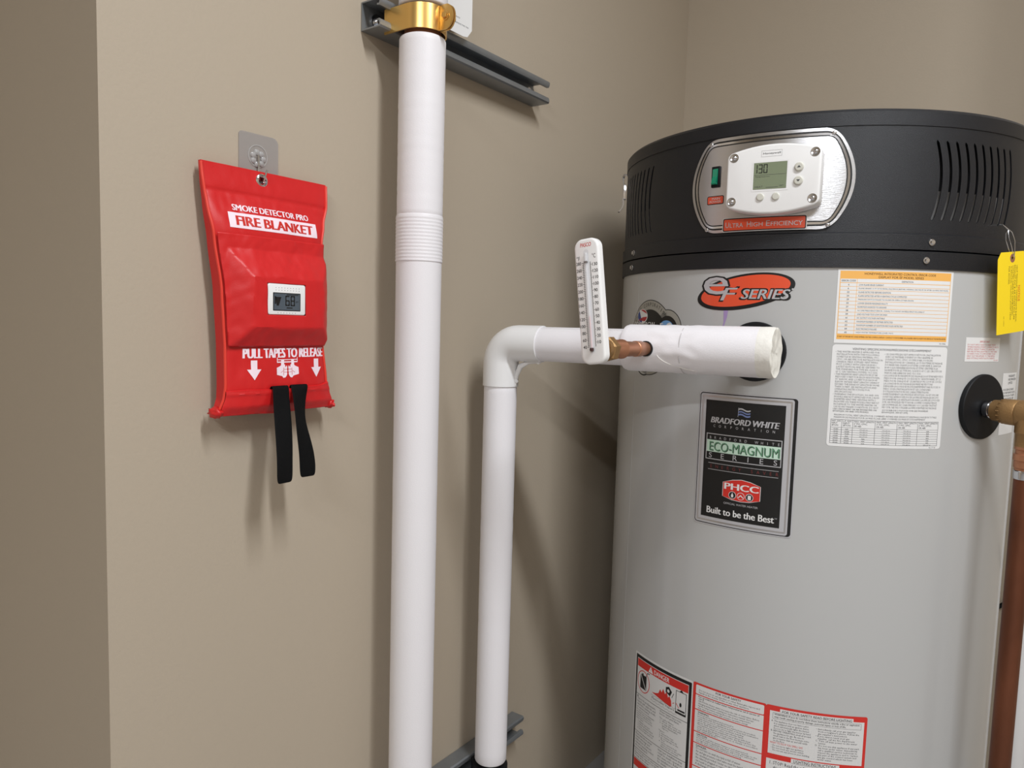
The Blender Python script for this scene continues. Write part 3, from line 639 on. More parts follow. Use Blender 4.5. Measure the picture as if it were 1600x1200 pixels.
# ------------------------------------------------------------------ tall insulated pipe
BPX, BPY, BPR = .8215, .7795, .0343
def vpipe(r, z0, z1, x, y, seg=56, wob=.0004, round_=.002, seed=0):
    bm = bmesh.new(); n = 40; prof = [(r-round_, z0), (r-round_*.3, z0+round_*.4), (r, z0+round_)]
    prof += [(r+wob*noise.noise((seed, i*.9, 0)), z0+round_+(z1-z0-2*round_)*i/n) for i in range(1, n)]
    prof += [(r, z1-round_), (r-round_*.3, z1-round_*.4), (r-round_, z1)]
    lathe(bm, prof, Matrix.Translation((x, y, 0)), seg); return bm
tp_ = thing('insulated_pipe', (BPX, BPY, 0), 'tall straight white insulated pipe running up the wall through a brass-coloured clamp', 'pipe')
obj('insulation_sleeve', vpipe(BPR, 0, 1.2395, BPX, BPY), JACK, tp_)
obj('insulation_sleeve', vpipe(BPR, 1.24, 1.5000, BPX, BPY, round_=.004, seed=3), JACK, tp_)
bm = bmesh.new(); prof = [(BPR, 1.1745), (BPR+.0009, 1.1746)]
for i in range(52): prof.append((BPR+.0008+(.0004 if i % 4 < 2 else 0), 1.1746+.0013*i+.0006))
prof += [(BPR, 1.2435)]
lathe(bm, prof, Matrix.Translation((BPX, BPY, 0)), 56); obj('tape_wrap', bm, JACK, tp_)
obj('bare_pipe', LA([(.027, 1.4), (.027, 1.62)], Matrix.Translation((BPX, BPY, 0)), 32), COPPER, tp_)
obj('insulation_sleeve', vpipe(BPR+.0015, 1.5425, 2.569, BPX, BPY, round_=.003, seed=5), JACK, tp_)
# clamp
CT = 1.5215
cl_ = thing('pipe_clamp', (BPX, BPY, CT-.02), 'shiny brass-coloured pipe clamp bolted round the tall white pipe', 'pipe clamp')
for sg in (-1, 1):
    bm = bmesh.new(); h = .0175; pts = []
    ys = YA-.0385
    pts += [(sg*.0342, ys+.012), (sg*.0342, ys-.004)]
    for i in range(25):
        a = radians(2+82*i/24); pts.append((sg*.0342*cos(a), BPY-.0342*sin(a)))
    vs = [[bm.verts.new((BPX+x, y, CT+dz)) for x, y in pts] for dz in (-h, h)]
    for i in range(len(pts)-1): bm.faces.new((vs[0][i], vs[0][i+1], vs[1][i+1], vs[1][i]))
    o = obj('clamp_half', bm, GOLD, cl_, angle=40); sheet(o, .0022)
    bm = bmesh.new(); ol = [(.0, -h), (.014, -h)]+[(.014+.0135*cos(radians(t)), h*sin(radians(t))) for t in range(-80, 81, 10)]+[(.014, h), (.0, h)]
    slab(bm, ol, frame((BPX+(sg*.0034 if sg > 0 else -.0012), BPY-.0332, CT), (0, -1, 0), (0, 0, 1), (-1, 0, 0)), .0022, bev=.0004)
    obj('clamp_ear', bm, GOLD, o, angle=30)
bm = bmesh.new(); hexbolt(bm, (BPX-.0034, BPY-.0475, CT+.001), (-1, 0, 0), .0050, .005); lathe(bm, [(.003, 0), (.003, .012)], axis_frame((BPX+.0034, BPY-.0475, CT+.001), (1, 0, 0)), 14)
obj('clamp_bolt', bm, GOLD, cl_, angle=30)
# hanging card beside the clamp
CARD = mat('card_paper', (232, 231, 230), .6)
cm = lambda u, v, o: Vector((u/1000, YA-.0515-o/1000-.00002*(u-870), v/1000))
cdp = Print(cm, step=None, base=0, dl=.1)
cdp.poly(CARD, 0, [(864, 1548), (866, 1544), (934, 1543.2), (944, 1545), (954.5, 1558), (954.5, 1648), (864, 1648)])
cdp.text(INK, 1, 'TYPE OF SERVICE', 897, 1567.5, 925, 1569.6).text(INK, 1, 'DO NOT REMOVE THIS TAG', 897, 1558.5, 946, 1560.8)
cdo = cdp.build('paper_card', None); sheet(cdo, .0006, -1)
tag(cdo, 'small white card with a clipped corner hanging beside the brass-coloured clamp', 'card')

# ------------------------------------------------------------------ hot water pipe with elbow
SX, SY, SR = 1.038, .782, .0292
EZ = 1.052; P0 = Vector((SX, SY, EZ)); P1 = Vector((1.074, .318, 1.0555)); HD = (P1-P0).normalized()
hw = thing('insulated_elbow_pipe', (SX, SY, .25), 'white insulated pipe that rises, bends at an elbow and runs to the grey heater', 'pipe')
obj('vertical_sleeve', vpipe(SR, .281, .985, SX, SY, round_=.004, seed=9), JACK, hw)
pts = [(SX, SY, .976)]; B = .036
for i in range(11):
    a = i/10*pi/2; pts.append(tuple(P0+Vector((0, 0, -B))+HD*B*(1-cos(a))+Vector((0, 0, B*sin(a)))))
pts.append(tuple(P0+HD*.083))
bm = TU(pts, [SR+.0022]*len(pts), 48); el = obj('elbow_cover', bm, PVC, hw, angle=60)
for k, (d, z) in enumerate(((.034, -.06), (.05, -.04), (.03, -.036))):
    pass
bm = bmesh.new()
c = P0+HD*.038+Vector((0, 0, -.038))
pts = [P0+HD*.030+Vector((0, 0, -.074)), P0+HD*.033+Vector((0, 0, -.055)), P0+HD*.040+Vector((0, 0, -.040)), P0+HD*.056+Vector((0, 0, -.032)), P0+HD*.080+Vector((0, 0, -.031))]
tube(bm, pts, [.0022, .0042, .0052, .0036, .002], 12); obj('throat_seam', bm, PVC, el)
for q in (P0+HD*.034+Vector((-.002, 0, -.066)), P0+HD*.078+Vector((-.004, 0, -.031))):
    bm = bmesh.new(); lathe(bm, [(.0036, 0), (.003, .0016), (.0001, .002)], axis_frame(q, (-1, -.2, -.35)), 16); obj('tack', bm, PVC, el)
q0, q1 = P0+HD*.0825, P0+HD*.26
obj('horizontal_sleeve', TU([q0, q0+(q1-q0)*.5, q1], SR, 48), JACK, hw)
bm = bmesh.new()
sd = Vector((0, 0, 1)); t0, t1 = P0+HD*.086+Vector((-.012, 0, SR-.0028)), P0+HD*.236+Vector((-.012, 0, SR-.0028))
box(bm, (-.5, -.5, -.5), (.5, .5, .5))
for v in bm.verts: v.co = (t0+t1)/2+HD*v.co.x*(t1-t0).length+Vector((v.co.y*.0016, 0, v.co.z*.0014))
obj('lap_seam', bm, JACK, hw, smooth=False)
# thick taped sleeve over the tee
TS, TE = .239, (P1-P0).length
bm = bmesh.new(); seg = 64; n = 56; R2 = .0366
X_ = Vector((0, 0, 1)); Y_ = HD.cross(X_).normalized(); X_ = Y_.cross(HD)
rings = []
for i in range(n+1):
    t = i/n; d = TS+(TE-TS)*t; r0 = R2*(1+.012*t)
    if i == 0: r0 *= .965
    if i == n: r0 *= .985
    ring = []
    for k in range(seg):
        a = 2*pi*k/seg; dent = 0
        if .1 < t < .62:
            dent = .0016*noise.noise((t*11, sin(a)*3.1, cos(a)*3.1))*min(1, (t-.1)*8, (.62-t)*8)
        if t > .9: dent = .0008*noise.noise((t*30, sin(a)*4, cos(a)*4))
        ring.append(bm.verts.new(P0+HD*d+(X_*cos(a)+Y_*sin(a))*(r0+dent)))
    rings.append(ring)
for i in range(n):
    for k in range(seg):
        f = bm.faces.new((rings[i][k], rings[i][(k+1) % seg], rings[i+1][(k+1) % seg], rings[i+1][k])); f.material_index = 1 if i > n*.9 else 0
bm.faces.new(rings[0])
ts_ = obj('tee_sleeve', bm, [JACK, TAPE], hw, angle=60)
bm = bmesh.new(); rr = [1.0, .99, .9, .8, .66, .5, .3, .06]; last = None
for j, f in enumerate(rr):
    ring = [bm.verts.new(P0+HD*(TE+(.0 if j == 0 else .0015-.0022*noise.noise((f*3, sin(2*pi*k/seg)*2.2, cos(2*pi*k/seg)*2.2))-.003*(1-f)))+(X_*cos(2*pi*k/seg)+Y_*sin(2*pi*k/seg))*R2*.995*f) for k in range(seg)]
    if last:
        for k in range(seg): bm.faces.new((last[k], last[(k+1) % seg], ring[(k+1) % seg], ring[k]))
    last = ring
bm.faces.new(last); ec = obj('taped_end', bm, mat('tape_end', (231, 228, 219), .55, bump=.5, bscale=140), ts_, angle=70)
for d in (TS+.095,):
    q = P0+HD*d
    obj('tape_edge', LA([(R2*1.003, 0), (R2*1.012, .0004), (R2*1.012, .0012), (R2*1.003, .0016)], axis_frame(q, HD), 64, closed_ends=False), mat('jacket_seam_grey', (196, 193, 194), .6), ts_)
# loose tape flap
def onsleeve(d, a, e=.0008): return P0+HD*d+(X_*cos(a)+Y_*sin(a))*(R2*1.004+e)
bm = bmesh.new(); pts = [onsleeve(TS+.062+.05*t*t+.012*t, radians(104+46*t), .0002) for t in [i/12 for i in range(13)]]
tube(bm, pts, .0005, 8); obj('tape_flap_edge', bm, TAPE, ts_)
# hole for the thermometer well, and the nipple into the heater
WY = P0+HD*((.782-.497)/abs(HD.y))
hole = WY+Vector((-1, 0, 0))*(R2-.0002)
obj('well_hole', LA([(.0118, -.004), (.0118, .0016), (.0085, .0018), (.0085, -.004)], axis_frame(hole, (-1, 0, 0)), 32), DARK, ts_)
obj('nipple', TU([hp(-69.5, 1053.5, 4), hp(-69.5, 1053.5, 60)], .0165, 28), STEEL, heater)
# black clamp at the foot of this pipe
bc = thing('foot_clamp', (SX, SY, .24), 'black clamp under the foot of the elbowed white pipe on the low strut', 'pipe clamp')
obj('clamp_band', LA([(.0245, .243), (.0318, .243), (.0318, .2735), (.0245, .2735)], Matrix.Translation((SX, SY, 0)), 40), BLKG, bc)
bm = bmesh.new(); box(bm, (SX-.004, SY-.055, .246), (SX+.004, SY-.030, .276), bev=.001); obj('clamp_ear', bm, BLKG, bc)
obj('clamp_foot', BX((SX-.012, SY+.030, .246), (SX+.012, YA-.0315, .276), .001), BLKG, bc)

# ------------------------------------------------------------------ thermometer
TX = Vector((.88, .5145, 1.120)); g = radians(7)
TU_ = Vector((0, -cos(g), sin(g))); TV_ = Vector((0, sin(g), cos(g))); TN = Vector((-1, 0, 0))
th = thing('pipe_thermometer', (.88, .5145, 1.034), 'white upright stick thermometer with black degree scales on the copper well of the pipe', 'thermometer')
FM = frame(TX, TU_, TV_, TN)
bm = bmesh.new(); slab(bm, [(x/1000, y/1000) for x, y in rrect(-19.2, -86.5, 19.2, 86.5, 13, 8)], FM @ Matrix.Translation((0, 0, -.012)), .012, bev=.0035, bseg=4)
case = obj('case', bm, CASEW, th, angle=50)
tf = lambda u, v, o: FM @ Vector((u/1000, v/1000, o/1000))
P = Print(tf, step=None, base=.08, dl=.06)
P.text(RED, 0, 'PASCO', -8.5, 75, 8.5, 80.4, bold=.03, shear=.15).text(INK, 0, '°F', -15.5, 57, -10.5, 63, bold=.02).text(INK, 0, '°C', 9, 58.5, 14.2, 64.5, bold=.02)
for i, t in enumerate(range(280, 39, -20)):
    v = 53-9.6*i; P.text(DARK, 0, str(t), -16.6 if t >= 100 else -14.4, v-2.2, -9.0, v+2.2, bold=.03)
for i in range(49): v = 53-2.4*i; P.rect(DARK, 0, -8.0 if i % 4 == 0 else -7.0, v-.3, -4.6, v+.3)
P.rect(DARK, 0, -5.9, -62.4, -5.5, 53.2)
for i, t in enumerate(range(130, 9, -10)):
    v = 50-8.85*i; P.text(DARK, 0, str(t), 8.6, v-2.2, 16.4 if t >= 100 else 14, v+2.2, bold=.03)
for i in range(66): v = 53.5-1.77*i; P.rect(DARK, 0, 4.4, v-.26, 7.8 if (i-2) % 5 == 0 else 6.3, v+.26)
P.rect(DARK, 0, 5.2, -61.6, 5.6, 53.6)
P.rect(mat('groove_grey', (222, 222, 224), .4), 0, -4, -71.5, 3.6, 71.5, 3.7)
P.build('dial_scale', th)
gl = obj('glass_tube', TU([tf(-.2, -67, 1.6), tf(-.2, 66, 1.6)], .0022, 14), mat('glass_tube', (238, 238, 240), .12, alpha=.45), th)
obj('spirit_column', TU([tf(-.2, -66.8, 1.6), tf(-.2, -20, 1.6)], .0008, 10), mat('spirit_red', (232, 168, 168), .3), gl)
bm = bmesh.new(); lathe(bm, [(.0001, 0), (.0026, .001), (.0030, .003), (.0026, .0052), (.0001, .006)], FM @ Matrix.Translation((-.0002, -.069, .0022)) @ Matrix.Rotation(-pi/2, 4, 'X'), 16); obj('bulb', bm, mat('bulb_dark', (66, 44, 44), .25), gl)
bm = bmesh.new(); box(bm, (-.0026, .0525, .0012), (.0026, .055, .0042)); bm.transform(FM); obj('tube_clip', bm, mat('clip_grey', (150, 150, 152), .3, .6), gl, smooth=False)
wa = Vector((.8925, .5065, 1.0545)); wb = hole+Vector((.012, 0, 0)); wd = (wb-wa).normalized(); WL = (wb-wa).length
WM = axis_frame(wa, wd)
obj('well', LA([(.0128, .034), (.0136, .037), (.0136, .06), (.0142, .061), (.0142, .064), (.0116, .067), (.0108, .1), (.0118, .101), (.0118, .115), (.0105, .117), (.0098, WL)], WM, 36), COPPER, th)
bm = bmesh.new(); lathe(bm, [(.0155, .020), (.0182, .0225), (.0182, .034), (.0155, .0365)], WM, 6); lathe(bm, [(.0125, -.003), (.0125, .012), (.0150, .0125), (.0150, .021)], WM, 28)
obj('union_nut', bm, BRASS, th, angle=25)

# ------------------------------------------------------------------ fire blanket pouch
def lerp(tab, z):
    tab = sorted(tab)
    if z <= tab[0][0]: return tab[0][1]
    for (a, p), (b, q) in zip(tab, tab[1:]):
        if z <= b:
            t = (z-a)/(b-a); t = t*t*(3-2*t)*.5+t*.5; return p+(q-p)*t
    return tab[-1][1]
XL = [(1.2722, .502), (1.255, .503), (1.22, .5065), (1.18, .512), (1.12, .5186), (1.05, .522), (1.0, .5224), (.985, .521), (.972, .5165), (.962, .5135)]
XR = [(1.2722, .6895), (1.24, .6875), (1.215, .679), (1.19, .673), (1.12, .6705), (1.05, .671), (1.0, .677), (.985, .681), (.972, .6865), (.962, .688)]
FE = [(1.2722, .0145), (1.24, .0175), (1.19, .026), (1.12, .031), (1.0, .032), (.975, .030), (.962, .026)]
BU = [(1.2722, .0005), (1.24, .0025), (1.2, .008), (1.12, .008), (1.05, .008), (1.0, .010), (.975, .009), (.962, .004)]
BK = [(1.2722, .0095), (1.24, .0095), (1.19, .010), (1.1, .012), (1.0, .013), (.962, .016)]
def pouch(x, z):
    l, r = lerp(XL, z), lerp(XR, z); t = min(1, max(0, (x-l)/(r-l)))
    f = lerp(FE, z)+lerp(BU, z)*max(0, sin(pi*t))**.55
    wr = .0016*noise.noise((x*26, z*20, 2))+.0013*noise.noise((x*60+z*45, z*14, 7))+.0006*noise.noise((x*120, z*60, 4))
    k = max(0, min(1, (1.262-z)/.03)); f += wr*(.35+.65*k)*min(1, 12*t, 12*(1-t))
    f -= .0013*math.exp(-((z-1.2385)/.0022)**2)                          # header seam
    return f
def bp(x, z, o): return Vector((x, YA-o, z))
fb = thing('fire_blanket_pouch', (.594, YA-.02, .962), 'red nylon fire blanket pouch with white lettering hanging from a clear wall hook', 'fire blanket')
def hgrid(xs_of, zs, off, nx):
    return [[bp(xs_of(z, i/nx), z, off(xs_of(z, i/nx), z)) for i in range(nx+1)] for z in zs]
NX, NZ = 70, 120
zs = [1.2722-(1.2722-.962)*i/NZ for i in range(NZ+1)]
xo = lambda z, t: lerp(XL, z)+(lerp(XR, z)-lerp(XL, z))*t
front = hgrid(xo, zs, pouch, NX); back = hgrid(xo, zs, lambda x, z: lerp(BK, z)-.0006, NX)
bm = bmesh.new(); F = [[bm.verts.new(p) for p in r] for r in front]; K = [[bm.verts.new(p) for p in r] for r in back]
HOLE = (.5850, 1.2605, .0046)
def inhole(p): return hypot(p.x-HOLE[0], p.z-HOLE[1]) < HOLE[2]
for G, fl in ((F, 0), (K, 1)):
    for i in range(NZ):
        for j in range(NX):
            q = (G[i][j], G[i][j+1], G[i+1][j+1], G[i+1][j])
            if inhole(sum((v.co for v in q), Vector())/4): continue
            bm.faces.new(q[::-1] if fl else q)
for i in range(NZ):
    bm.faces.new((F[i][0], F[i+1][0], K[i+1][0], K[i][0])); bm.faces.new((F[i][NX], K[i][NX], K[i+1][NX], F[i+1][NX]))
for j in range(NX):
    bm.faces.new((F[0][j], K[0][j], K[0][j+1], F[0][j+1])); bm.faces.new((F[NZ][j], F[NZ][j+1], K[NZ][j+1], K[NZ][j]))
obj('pouch_body', bm, BAGR, fb, angle=50)
# bindings down both sides
for sg, tab, name in ((-1, XL, 'side_binding'), (1, XR, 'side_binding')):
    pts = []
    for i in range(60):
        z = 1.2705-(1.2705-.968)*i/59; x = lerp(tab, z)+sg*.0004; pts.append(bp(x, z, lerp(FE, z)+.0002+.0006*noise.noise((z*50, sg, 1))))
    obj(name, TU(pts, .0019, 8), PIPR, fb)
# detector pocket with a window
DWX, DWZ = (.5645, .6222), (1.0895, 1.1292)
def pocket(x, z):
    l, r = lerp(XL, z), lerp(XR, z)
    a = min((x-.524)/.022, (.678-x)/.024, (z-1.0495)/.0245, (1.170-z)/.034)
    a = max(0, min(1, a)); a = a*.86+.14*a*a*(3-2*a)
    return pouch(x, z)*.75+.25*(lerp(FE, z)+.007)+.0022+.0165*a+(.0013*noise.noise((x*40, z*34, 11))+.0008*noise.noise((x*95-z*60, z*70, 5)))*(1 if a < .97 else .2)
pxs = sorted(set([0, 1]+[i/64 for i in range(65)]))
pzs = sorted(set([round(1.0495+(1.1875-1.0495)*i/72, 5) for i in range(73)]+list(DWZ)), reverse=True)
bm = bmesh.new()
xsb = sorted(set([.5+i*.0025 for i in range(75)]+list(DWX)))
G = []
for z in pzs:
    l, r = lerp(XL, z)+.0012, lerp(XR, z)-.0008; row = []
    for x in xsb: xx = min(max(x, l), r); row.append(bm.verts.new(bp(xx, z, pocket(xx, z))))
    G.append(row)
for i in range(len(G)-1):
    for j in range(len(xsb)-1):
        xm, zm = (xsb[j]+xsb[j+1])/2, (pzs[i]+pzs[i+1])/2
        if DWX[0] < xm < DWX[1] and DWZ[0] < zm < DWZ[1]: continue
        q = [G[i][j], G[i][j+1], G[i+1][j+1], G[i+1][j]]
        if (q[0].co-q[1].co).length < 1e-6 and (q[2].co-q[3].co).length < 1e-6: continue
        bm.faces.new(q)
bmesh.ops.remove_doubles(bm, verts=bm.verts, dist=1e-6)
pk = obj('detector_pocket', bm, BAGR, fb, angle=28)
md = pk.modifiers.new('cloth', 'SOLIDIFY'); md.thickness = .0012; md.offset = -1
bm = bmesh.new(); pts = [bp(x, 1.1660, pocket(x, 1.166)+.0001) for x in [.5155+(.6705-.5155)*i/40 for i in range(41)]]
tube(bm, pts, .0005, 6); obj('pocket_stitching', bm, BAGR, pk)
# folded hem at the bottom with two pull tapes
def hem(x, z): return pouch(x, z)+.0042+.0010*math.exp(-((z-.9895)/.0012)**2)
NH = 18; zt = lambda x: .9945+.0008*sin(x*60)+.004*max(0, (x-.655)/.03)**2
bm = bmesh.new(); G = []
xs = [i/60 for i in range(61)]
for i in range(NH+1):
    row = []
    for t in xs:
        zb = .9605+.0012*sin(t*9); z_top = zt(lerp(XL, .98)+t*.17); z = z_top+(zb-z_top)*i/NH
        l, r = lerp(XL, z)-.001, lerp(XR, z)+.001; x = l+(r-l)*t
        o = hem(x, max(z, .962))
        if i == 0: o -= .0036
        if i == NH: o -= .010
        row.append(bm.verts.new(bp(x, z+(.0008 if i == 1 else 0), o)))
    G.append(row)
row = []
for v in G[-1]: row.append(bm.verts.new((v.co.x, YA-.016, v.co.z+.0006)))
G.append(row)
for a, b in zip(G, G[1:]):
    for j in range(60): bm.faces.new((a[j], a[j+1], b[j+1], b[j]))
obj('bottom_hem', bm, BAGR, fb, angle=50)
for x, sg in ((.5135, -1), (.6875, 1)):
    bm = bmesh.new(); bmesh.ops.create_icosphere(bm, subdivisions=3, radius=1)
    for v in bm.verts:
        n = noise.noise(v.co*2.2+Vector((sg*5, 0, 0)))*.45; v.co = Vector((x+v.co.x*.0062*(1+n), YA-.024+v.co.y*.013*(1+n), .9668+v.co.z*.0068*(1+n)+sg*v.co.x*.0008))
    obj('tucked_corner', bm, BAGR, fb, angle=80)
def ribbon(name, rows, w, parent, m):
    bm = bmesh.new(); G = []
    for (x, z, o, yaw) in rows:
        d = Vector((cos(radians(yaw)), -sin(radians(yaw)), 0)); c = bp(x, z, o)
        G.append([bm.verts.new(c+d*w*(k/4-.5)) for k in range(5)])
    for a, b in zip(G, G[1:]):
        for k in range(4): bm.faces.new((a[k], a[k+1], b[k+1], b[k]))
    o = obj(name, bm, m, parent, angle=70); md = o.modifiers.new('webbing', 'SOLIDIFY'); md.thickness = .0013; md.offset = 0
    sub = o.modifiers.new('soft', 'SUBSURF'); sub.levels = 1; sub.render_levels = 2
    return o
h0 = hem(.592, .99)
ribbon('pull_tape', [(.5915, .985, h0-.0055, 0), (.5915, .9955, h0-.0045, 0), (.5915, .9985, h0-.001, 0), (.5918, .996, h0+.0022, 0), (.5905, .985, h0+.004, 0), (.588, .965, h0+.010, 3), (.584, .945, h0+.018, 4), (.5805, .920, h0+.025, 0), (.5765, .900, h0+.031, -5), (.575, .8765, h0+.033, -2)], .0255, fb, TAPEB)
h1 = hem(.622, .99)
ribbon('pull_tape', [(.6215, .985, h1-.0055, 0), (.6215, .9955, h1-.0045, 0), (.6215, .999, h1-.001, 4), (.6208, .996, h1+.0022, 10), (.6195, .985, h1+.004, -8), (.615, .966, h1+.010, -22), (.6105, .950, h1+.018, -24), (.6115, .930, h1+.023, -12), (.6145, .905, h1+.027, 0), (.6145, .878, h1+.028, 4)], .0255, fb, TAPEB)
# eyelet
eo = pouch(HOLE[0], HOLE[1])
bm = bmesh.new(); lathe(bm, [(.0045, -.004), (.0045, .0006), (.0055, .0016), (.0072, .0014), (.0088, .0002), (.0088, -.0008)], axis_frame(bp(HOLE[0], HOLE[1], eo), (0, -1, 0)), 36, closed_ends=False)
obj('eyelet', bm, CHROME, fb)
# lettering
mpx = lambda f: (lambda u, v, o: bp(u/1000, v/1000, f(u/1000, v/1000)+o/1000))
P = Print(mpx(pouch), step=(4, 3), base=.35, dl=.12)
P.rect(PRINT, 0, 530.2, 1195.2, 663.2, 1214.2)
P.text(RED, 2, 'FIRE BLANKET', 540, 1198.8, 655.5, 1210.6, bold=.11).text(PRINT, 0, 'SMOKE DETECTOR PRO', 537.5, 1217, 652, 1224.6, bold=.08)
P.build('name_print', fb)
P = Print(mpx(pouch), step=(4, 3), base=.35, dl=.12)
P.text(PRINT, 0, 'PULL TAPES TO RELEASE', 543.5, 1034.2, 669.5, 1046.5, bold=.1)
for x in (557.5, 656): P.poly(PRINT, 0, [(x-4.2, 1031.5), (x+4.2, 1031.5), (x+4.2, 1020), (x+9.5, 1020), (x, 1006.5), (x-9.5, 1020), (x-4.2, 1020)])
P.rect(PRINT, 0, 591, 1027.6, 624, 1029.2).rect(PRINT, 0, 591, 1031, 624, 1032).rect(PRINT, 0, 591, 1027.6, 592, 1034.5).rect(PRINT, 0, 623, 1027.6, 624, 1034.5)
for x, sg in ((599.5, 1), (615.5, -1)):
    P.rect(PRINT, 0, x-2.2, 1022, x+2.2, 1031)
    hand = [(-9.5, 1021), (-4, 1023), (0, 1026), (3.5, 1025), (4, 1021.5), (6.5, 1024), (7.3, 1021), (6.4, 1018.6), (7.3, 1017), (6.4, 1014.6), (7, 1013), (5.8, 1010.4), (4, 1008.2), (1, 1007.6), (-1, 1010), (-9.5, 1012)]
    P.poly(PRINT, 0, [(x+sg*a, b) for a, b in hand]); P.line(RED, 2, (x+sg*1.2, 1011), (x+sg*1.6, 1021), .5); P.line(RED, 2, (x+sg*2, 1018.8), (x+sg*6, 1018.8), .4).line(RED, 2, (x+sg*2, 1015.2), (x+sg*6, 1015.2), .4).line(RED, 2, (x-sg*3, 1014.5), (x+sg*.6, 1017), .4)
P.build('release_print', fb)
P = Print(mpx(pocket), step=(4, 3), base=.35, dl=.12)
P.text(PRINT, 0, 'CO', 553.5, 1139.3, 574, 1149.2, bold=.03).text(PRINT, 0, 'Detector', 583.5, 1138, 641, 1148.8, bold=.03)
P.build('detector_print', fb)

# gas detector seated in the pocket window
dcx, dcz = (DWX[0]+DWX[1])/2, (DWZ[0]+DWZ[1])/2; dy = pocket(DWX[0]-.002, dcz)
dt = thing('gas_detector', (dcx, YA-dy, DWZ[0]), 'small white digital gas detector showing 68, seated in the red pouch pocket', 'detector')
DM = frame((dcx, YA-dy+.014, dcz), (1, 0, 0), (0, 0, 1), (0, -1, 0))
bm = bmesh.new(); slab(bm, [(x/1000, y/1000) for x, y in rrect(-28.6, -19.6, 28.6, 19.6, 3, 5)], DM, .0155, bev=.0012); obj('detector_case', bm, CASEW, dt, angle=50)
dm = lambda u, v, o: DM @ Vector((u/1000, v/1000, .0155+o/1000))
P = Print(dm, step=None, base=.05, dl=.06)
P.rect(DARK, 0, -21.5, -14.5, 20.5, 8.5, .8).rect(LCDB, 1, -20.3, -13.3, 19.3, 7.3)
P.poly(DARK, 2, [(-18, 3), (-9, 3), (-13, -8), (-16, -8)]).rect(DARK, 2, -19, -6, -17, 4)
for i, d in enumerate('68'): seg7(P, DARK, 2, (-3, 5)[i], -8, 6.6, 13, 1.6, d)
P.text(DARK, 2, 'ppm', 13, -4, 17, -1.5).rect(DARK, 2, -1, -11.2, 8, -9.8).rect(DARK, 2, -1, 5.6, 17, 6.6)
for r in (11.6, 14.6): 
    for k in range(9): P.poly(INK, 0, ell(-17+4.4*k, r, .55, .4, 0, 8))
for k in range(7): P.poly(INK, 0, ell(-14+4.4*k, -17, .5, .4, 0, 8))
P.build('screen', dt)

# clear adhesive hook above the pouch
hk = thing('adhesive_hook', (.591, YA, 1.262), 'clear square adhesive hook with a thin metal peg above the red pouch', 'hook')
bm = bmesh.new(); slab(bm, [(x/1000, y/1000) for x, y in rrect(-29.5, -31, 29.5, 29, 5, 6)[7:]+[(29.5, 22), (28, 25.5), (25, 28), (21, 29)]], frame((.5915, YA-.0003, 1.293), (1, 0, 0), (0, 0, 1), (0, -1, 0)), .0011)
CLR = mat('clear_film', (178, 172, 168), .16, alpha=.55, spec=.6)
pl = obj('film_plate', bm, CLR, hk, smooth=False)
bm = bmesh.new(); lathe(bm, [(.0145, 0), (.0145, .0007), (.0135, .0007), (.0135, .0002)], axis_frame((.5895, YA-.0014, 1.294), (0, -1, 0)), 20, closed_ends=False)
for k in range(7):
    a = k*pi*2/7; lathe(bm, [(.0042, 0), (.0036, .0016), (.0018, .0028), (.0001, .003)], axis_frame((.5895+.0078*cos(a), YA-.0014, 1.291+.0078*sin(a)), (0, -1, 0)), 12)
obj('peg_boss', bm, mat('clear_gloss', (205, 203, 202), .08, alpha=.55), hk)
wx = HOLE[0]
obj('metal_peg', TU([(.5885, YA-.0045, 1.295), (.5885, YA-.005, 1.286), (.588, YA-.006, 1.268), (.587, YA-.008, 1.2605), (wx+.0005, YA-.013, 1.2578), (wx, YA-.021, 1.259), (wx+.001, YA-.0225, 1.266), (wx+.003, YA-.0235, 1.274)], .0011, 10), CHROME, hk)

# ------------------------------------------------------------------ yellow tag
tg = thing('hang_tag', (HX, HY, 1.21), 'yellow cardboard notice tag with clipped corners wired to the black heater head', 'tag')
tl = hn(311); ro = radians(6.5)
U0, V0 = ht(311), Vector((0, 0, 1)); TU2 = U0*cos(ro)+V0*sin(ro); TV2 = -U0*sin(ro)+V0*cos(ro)
GM = frame(hp(311, 1206, 17), TU2, TV2, tl)
tg.location = hp(311, 1096, 17)
gmf = lambda u, v, o: GM @ Vector((u/1000, v/1000, o/1000))
P = Print(gmf, step=None, base=0, dl=.12)
P.poly(YEL, 0, [(-38.5, -1), (-30, 9.5), (30, 9.5), (37.5, -1), (37.5, -113), (-38.5, -113)], ell(0, 0, 2.4, 2.4, 0, 20))
P.poly(mat('eyelet_brown', (150, 96, 74), .7), 1, ell(0, 0, 6.6, 6.6, 0, 28), ell(0, 0, 2.6, 2.6, 0, 20))
def vt(m, t, a, b0, b1, h, bold=0): # lettering that reads downwards
    L = b0-b1; P.text(m, 1, t, a, b0, a+L, b0+h, bold=bold, rot=(a, b0, -90))
OLV = mat('ink_olive', (112, 96, 28), .6)
vt(mat('ink_red', (205, 74, 30), .6), 'NOTICE', 17.5, -42, -66, 4.6, .02)
P.line(mat('ink_red', (205, 74, 30), .6), 1, (16, -42), (16, -66), .5)
for t, a, b0, b1 in (('VENT TERMINAL, CONDENSATE ELBOW,', 10.5, -10.5, -97), ('EXHAUST PVC & AIR INTAKE PVC ARE', 5.4, -10.5, -93), ('LOCATED INSIDE OF COMBUSTION', .3, -11.5, -86), ('SURROUND. UNLATCH JACKET HEAD', -5, -12, -93), ('FOR ACCESS.', -10.2, -12, -39)): vt(OLV, t, a, b0, b1, 3.5)
vt(OLV, '42-17054', -21, -86, -101, 1.3)
o = P.build('tag_card', tg); sheet(o, .0005, -1)
tip = hp(301, 1257, -4)
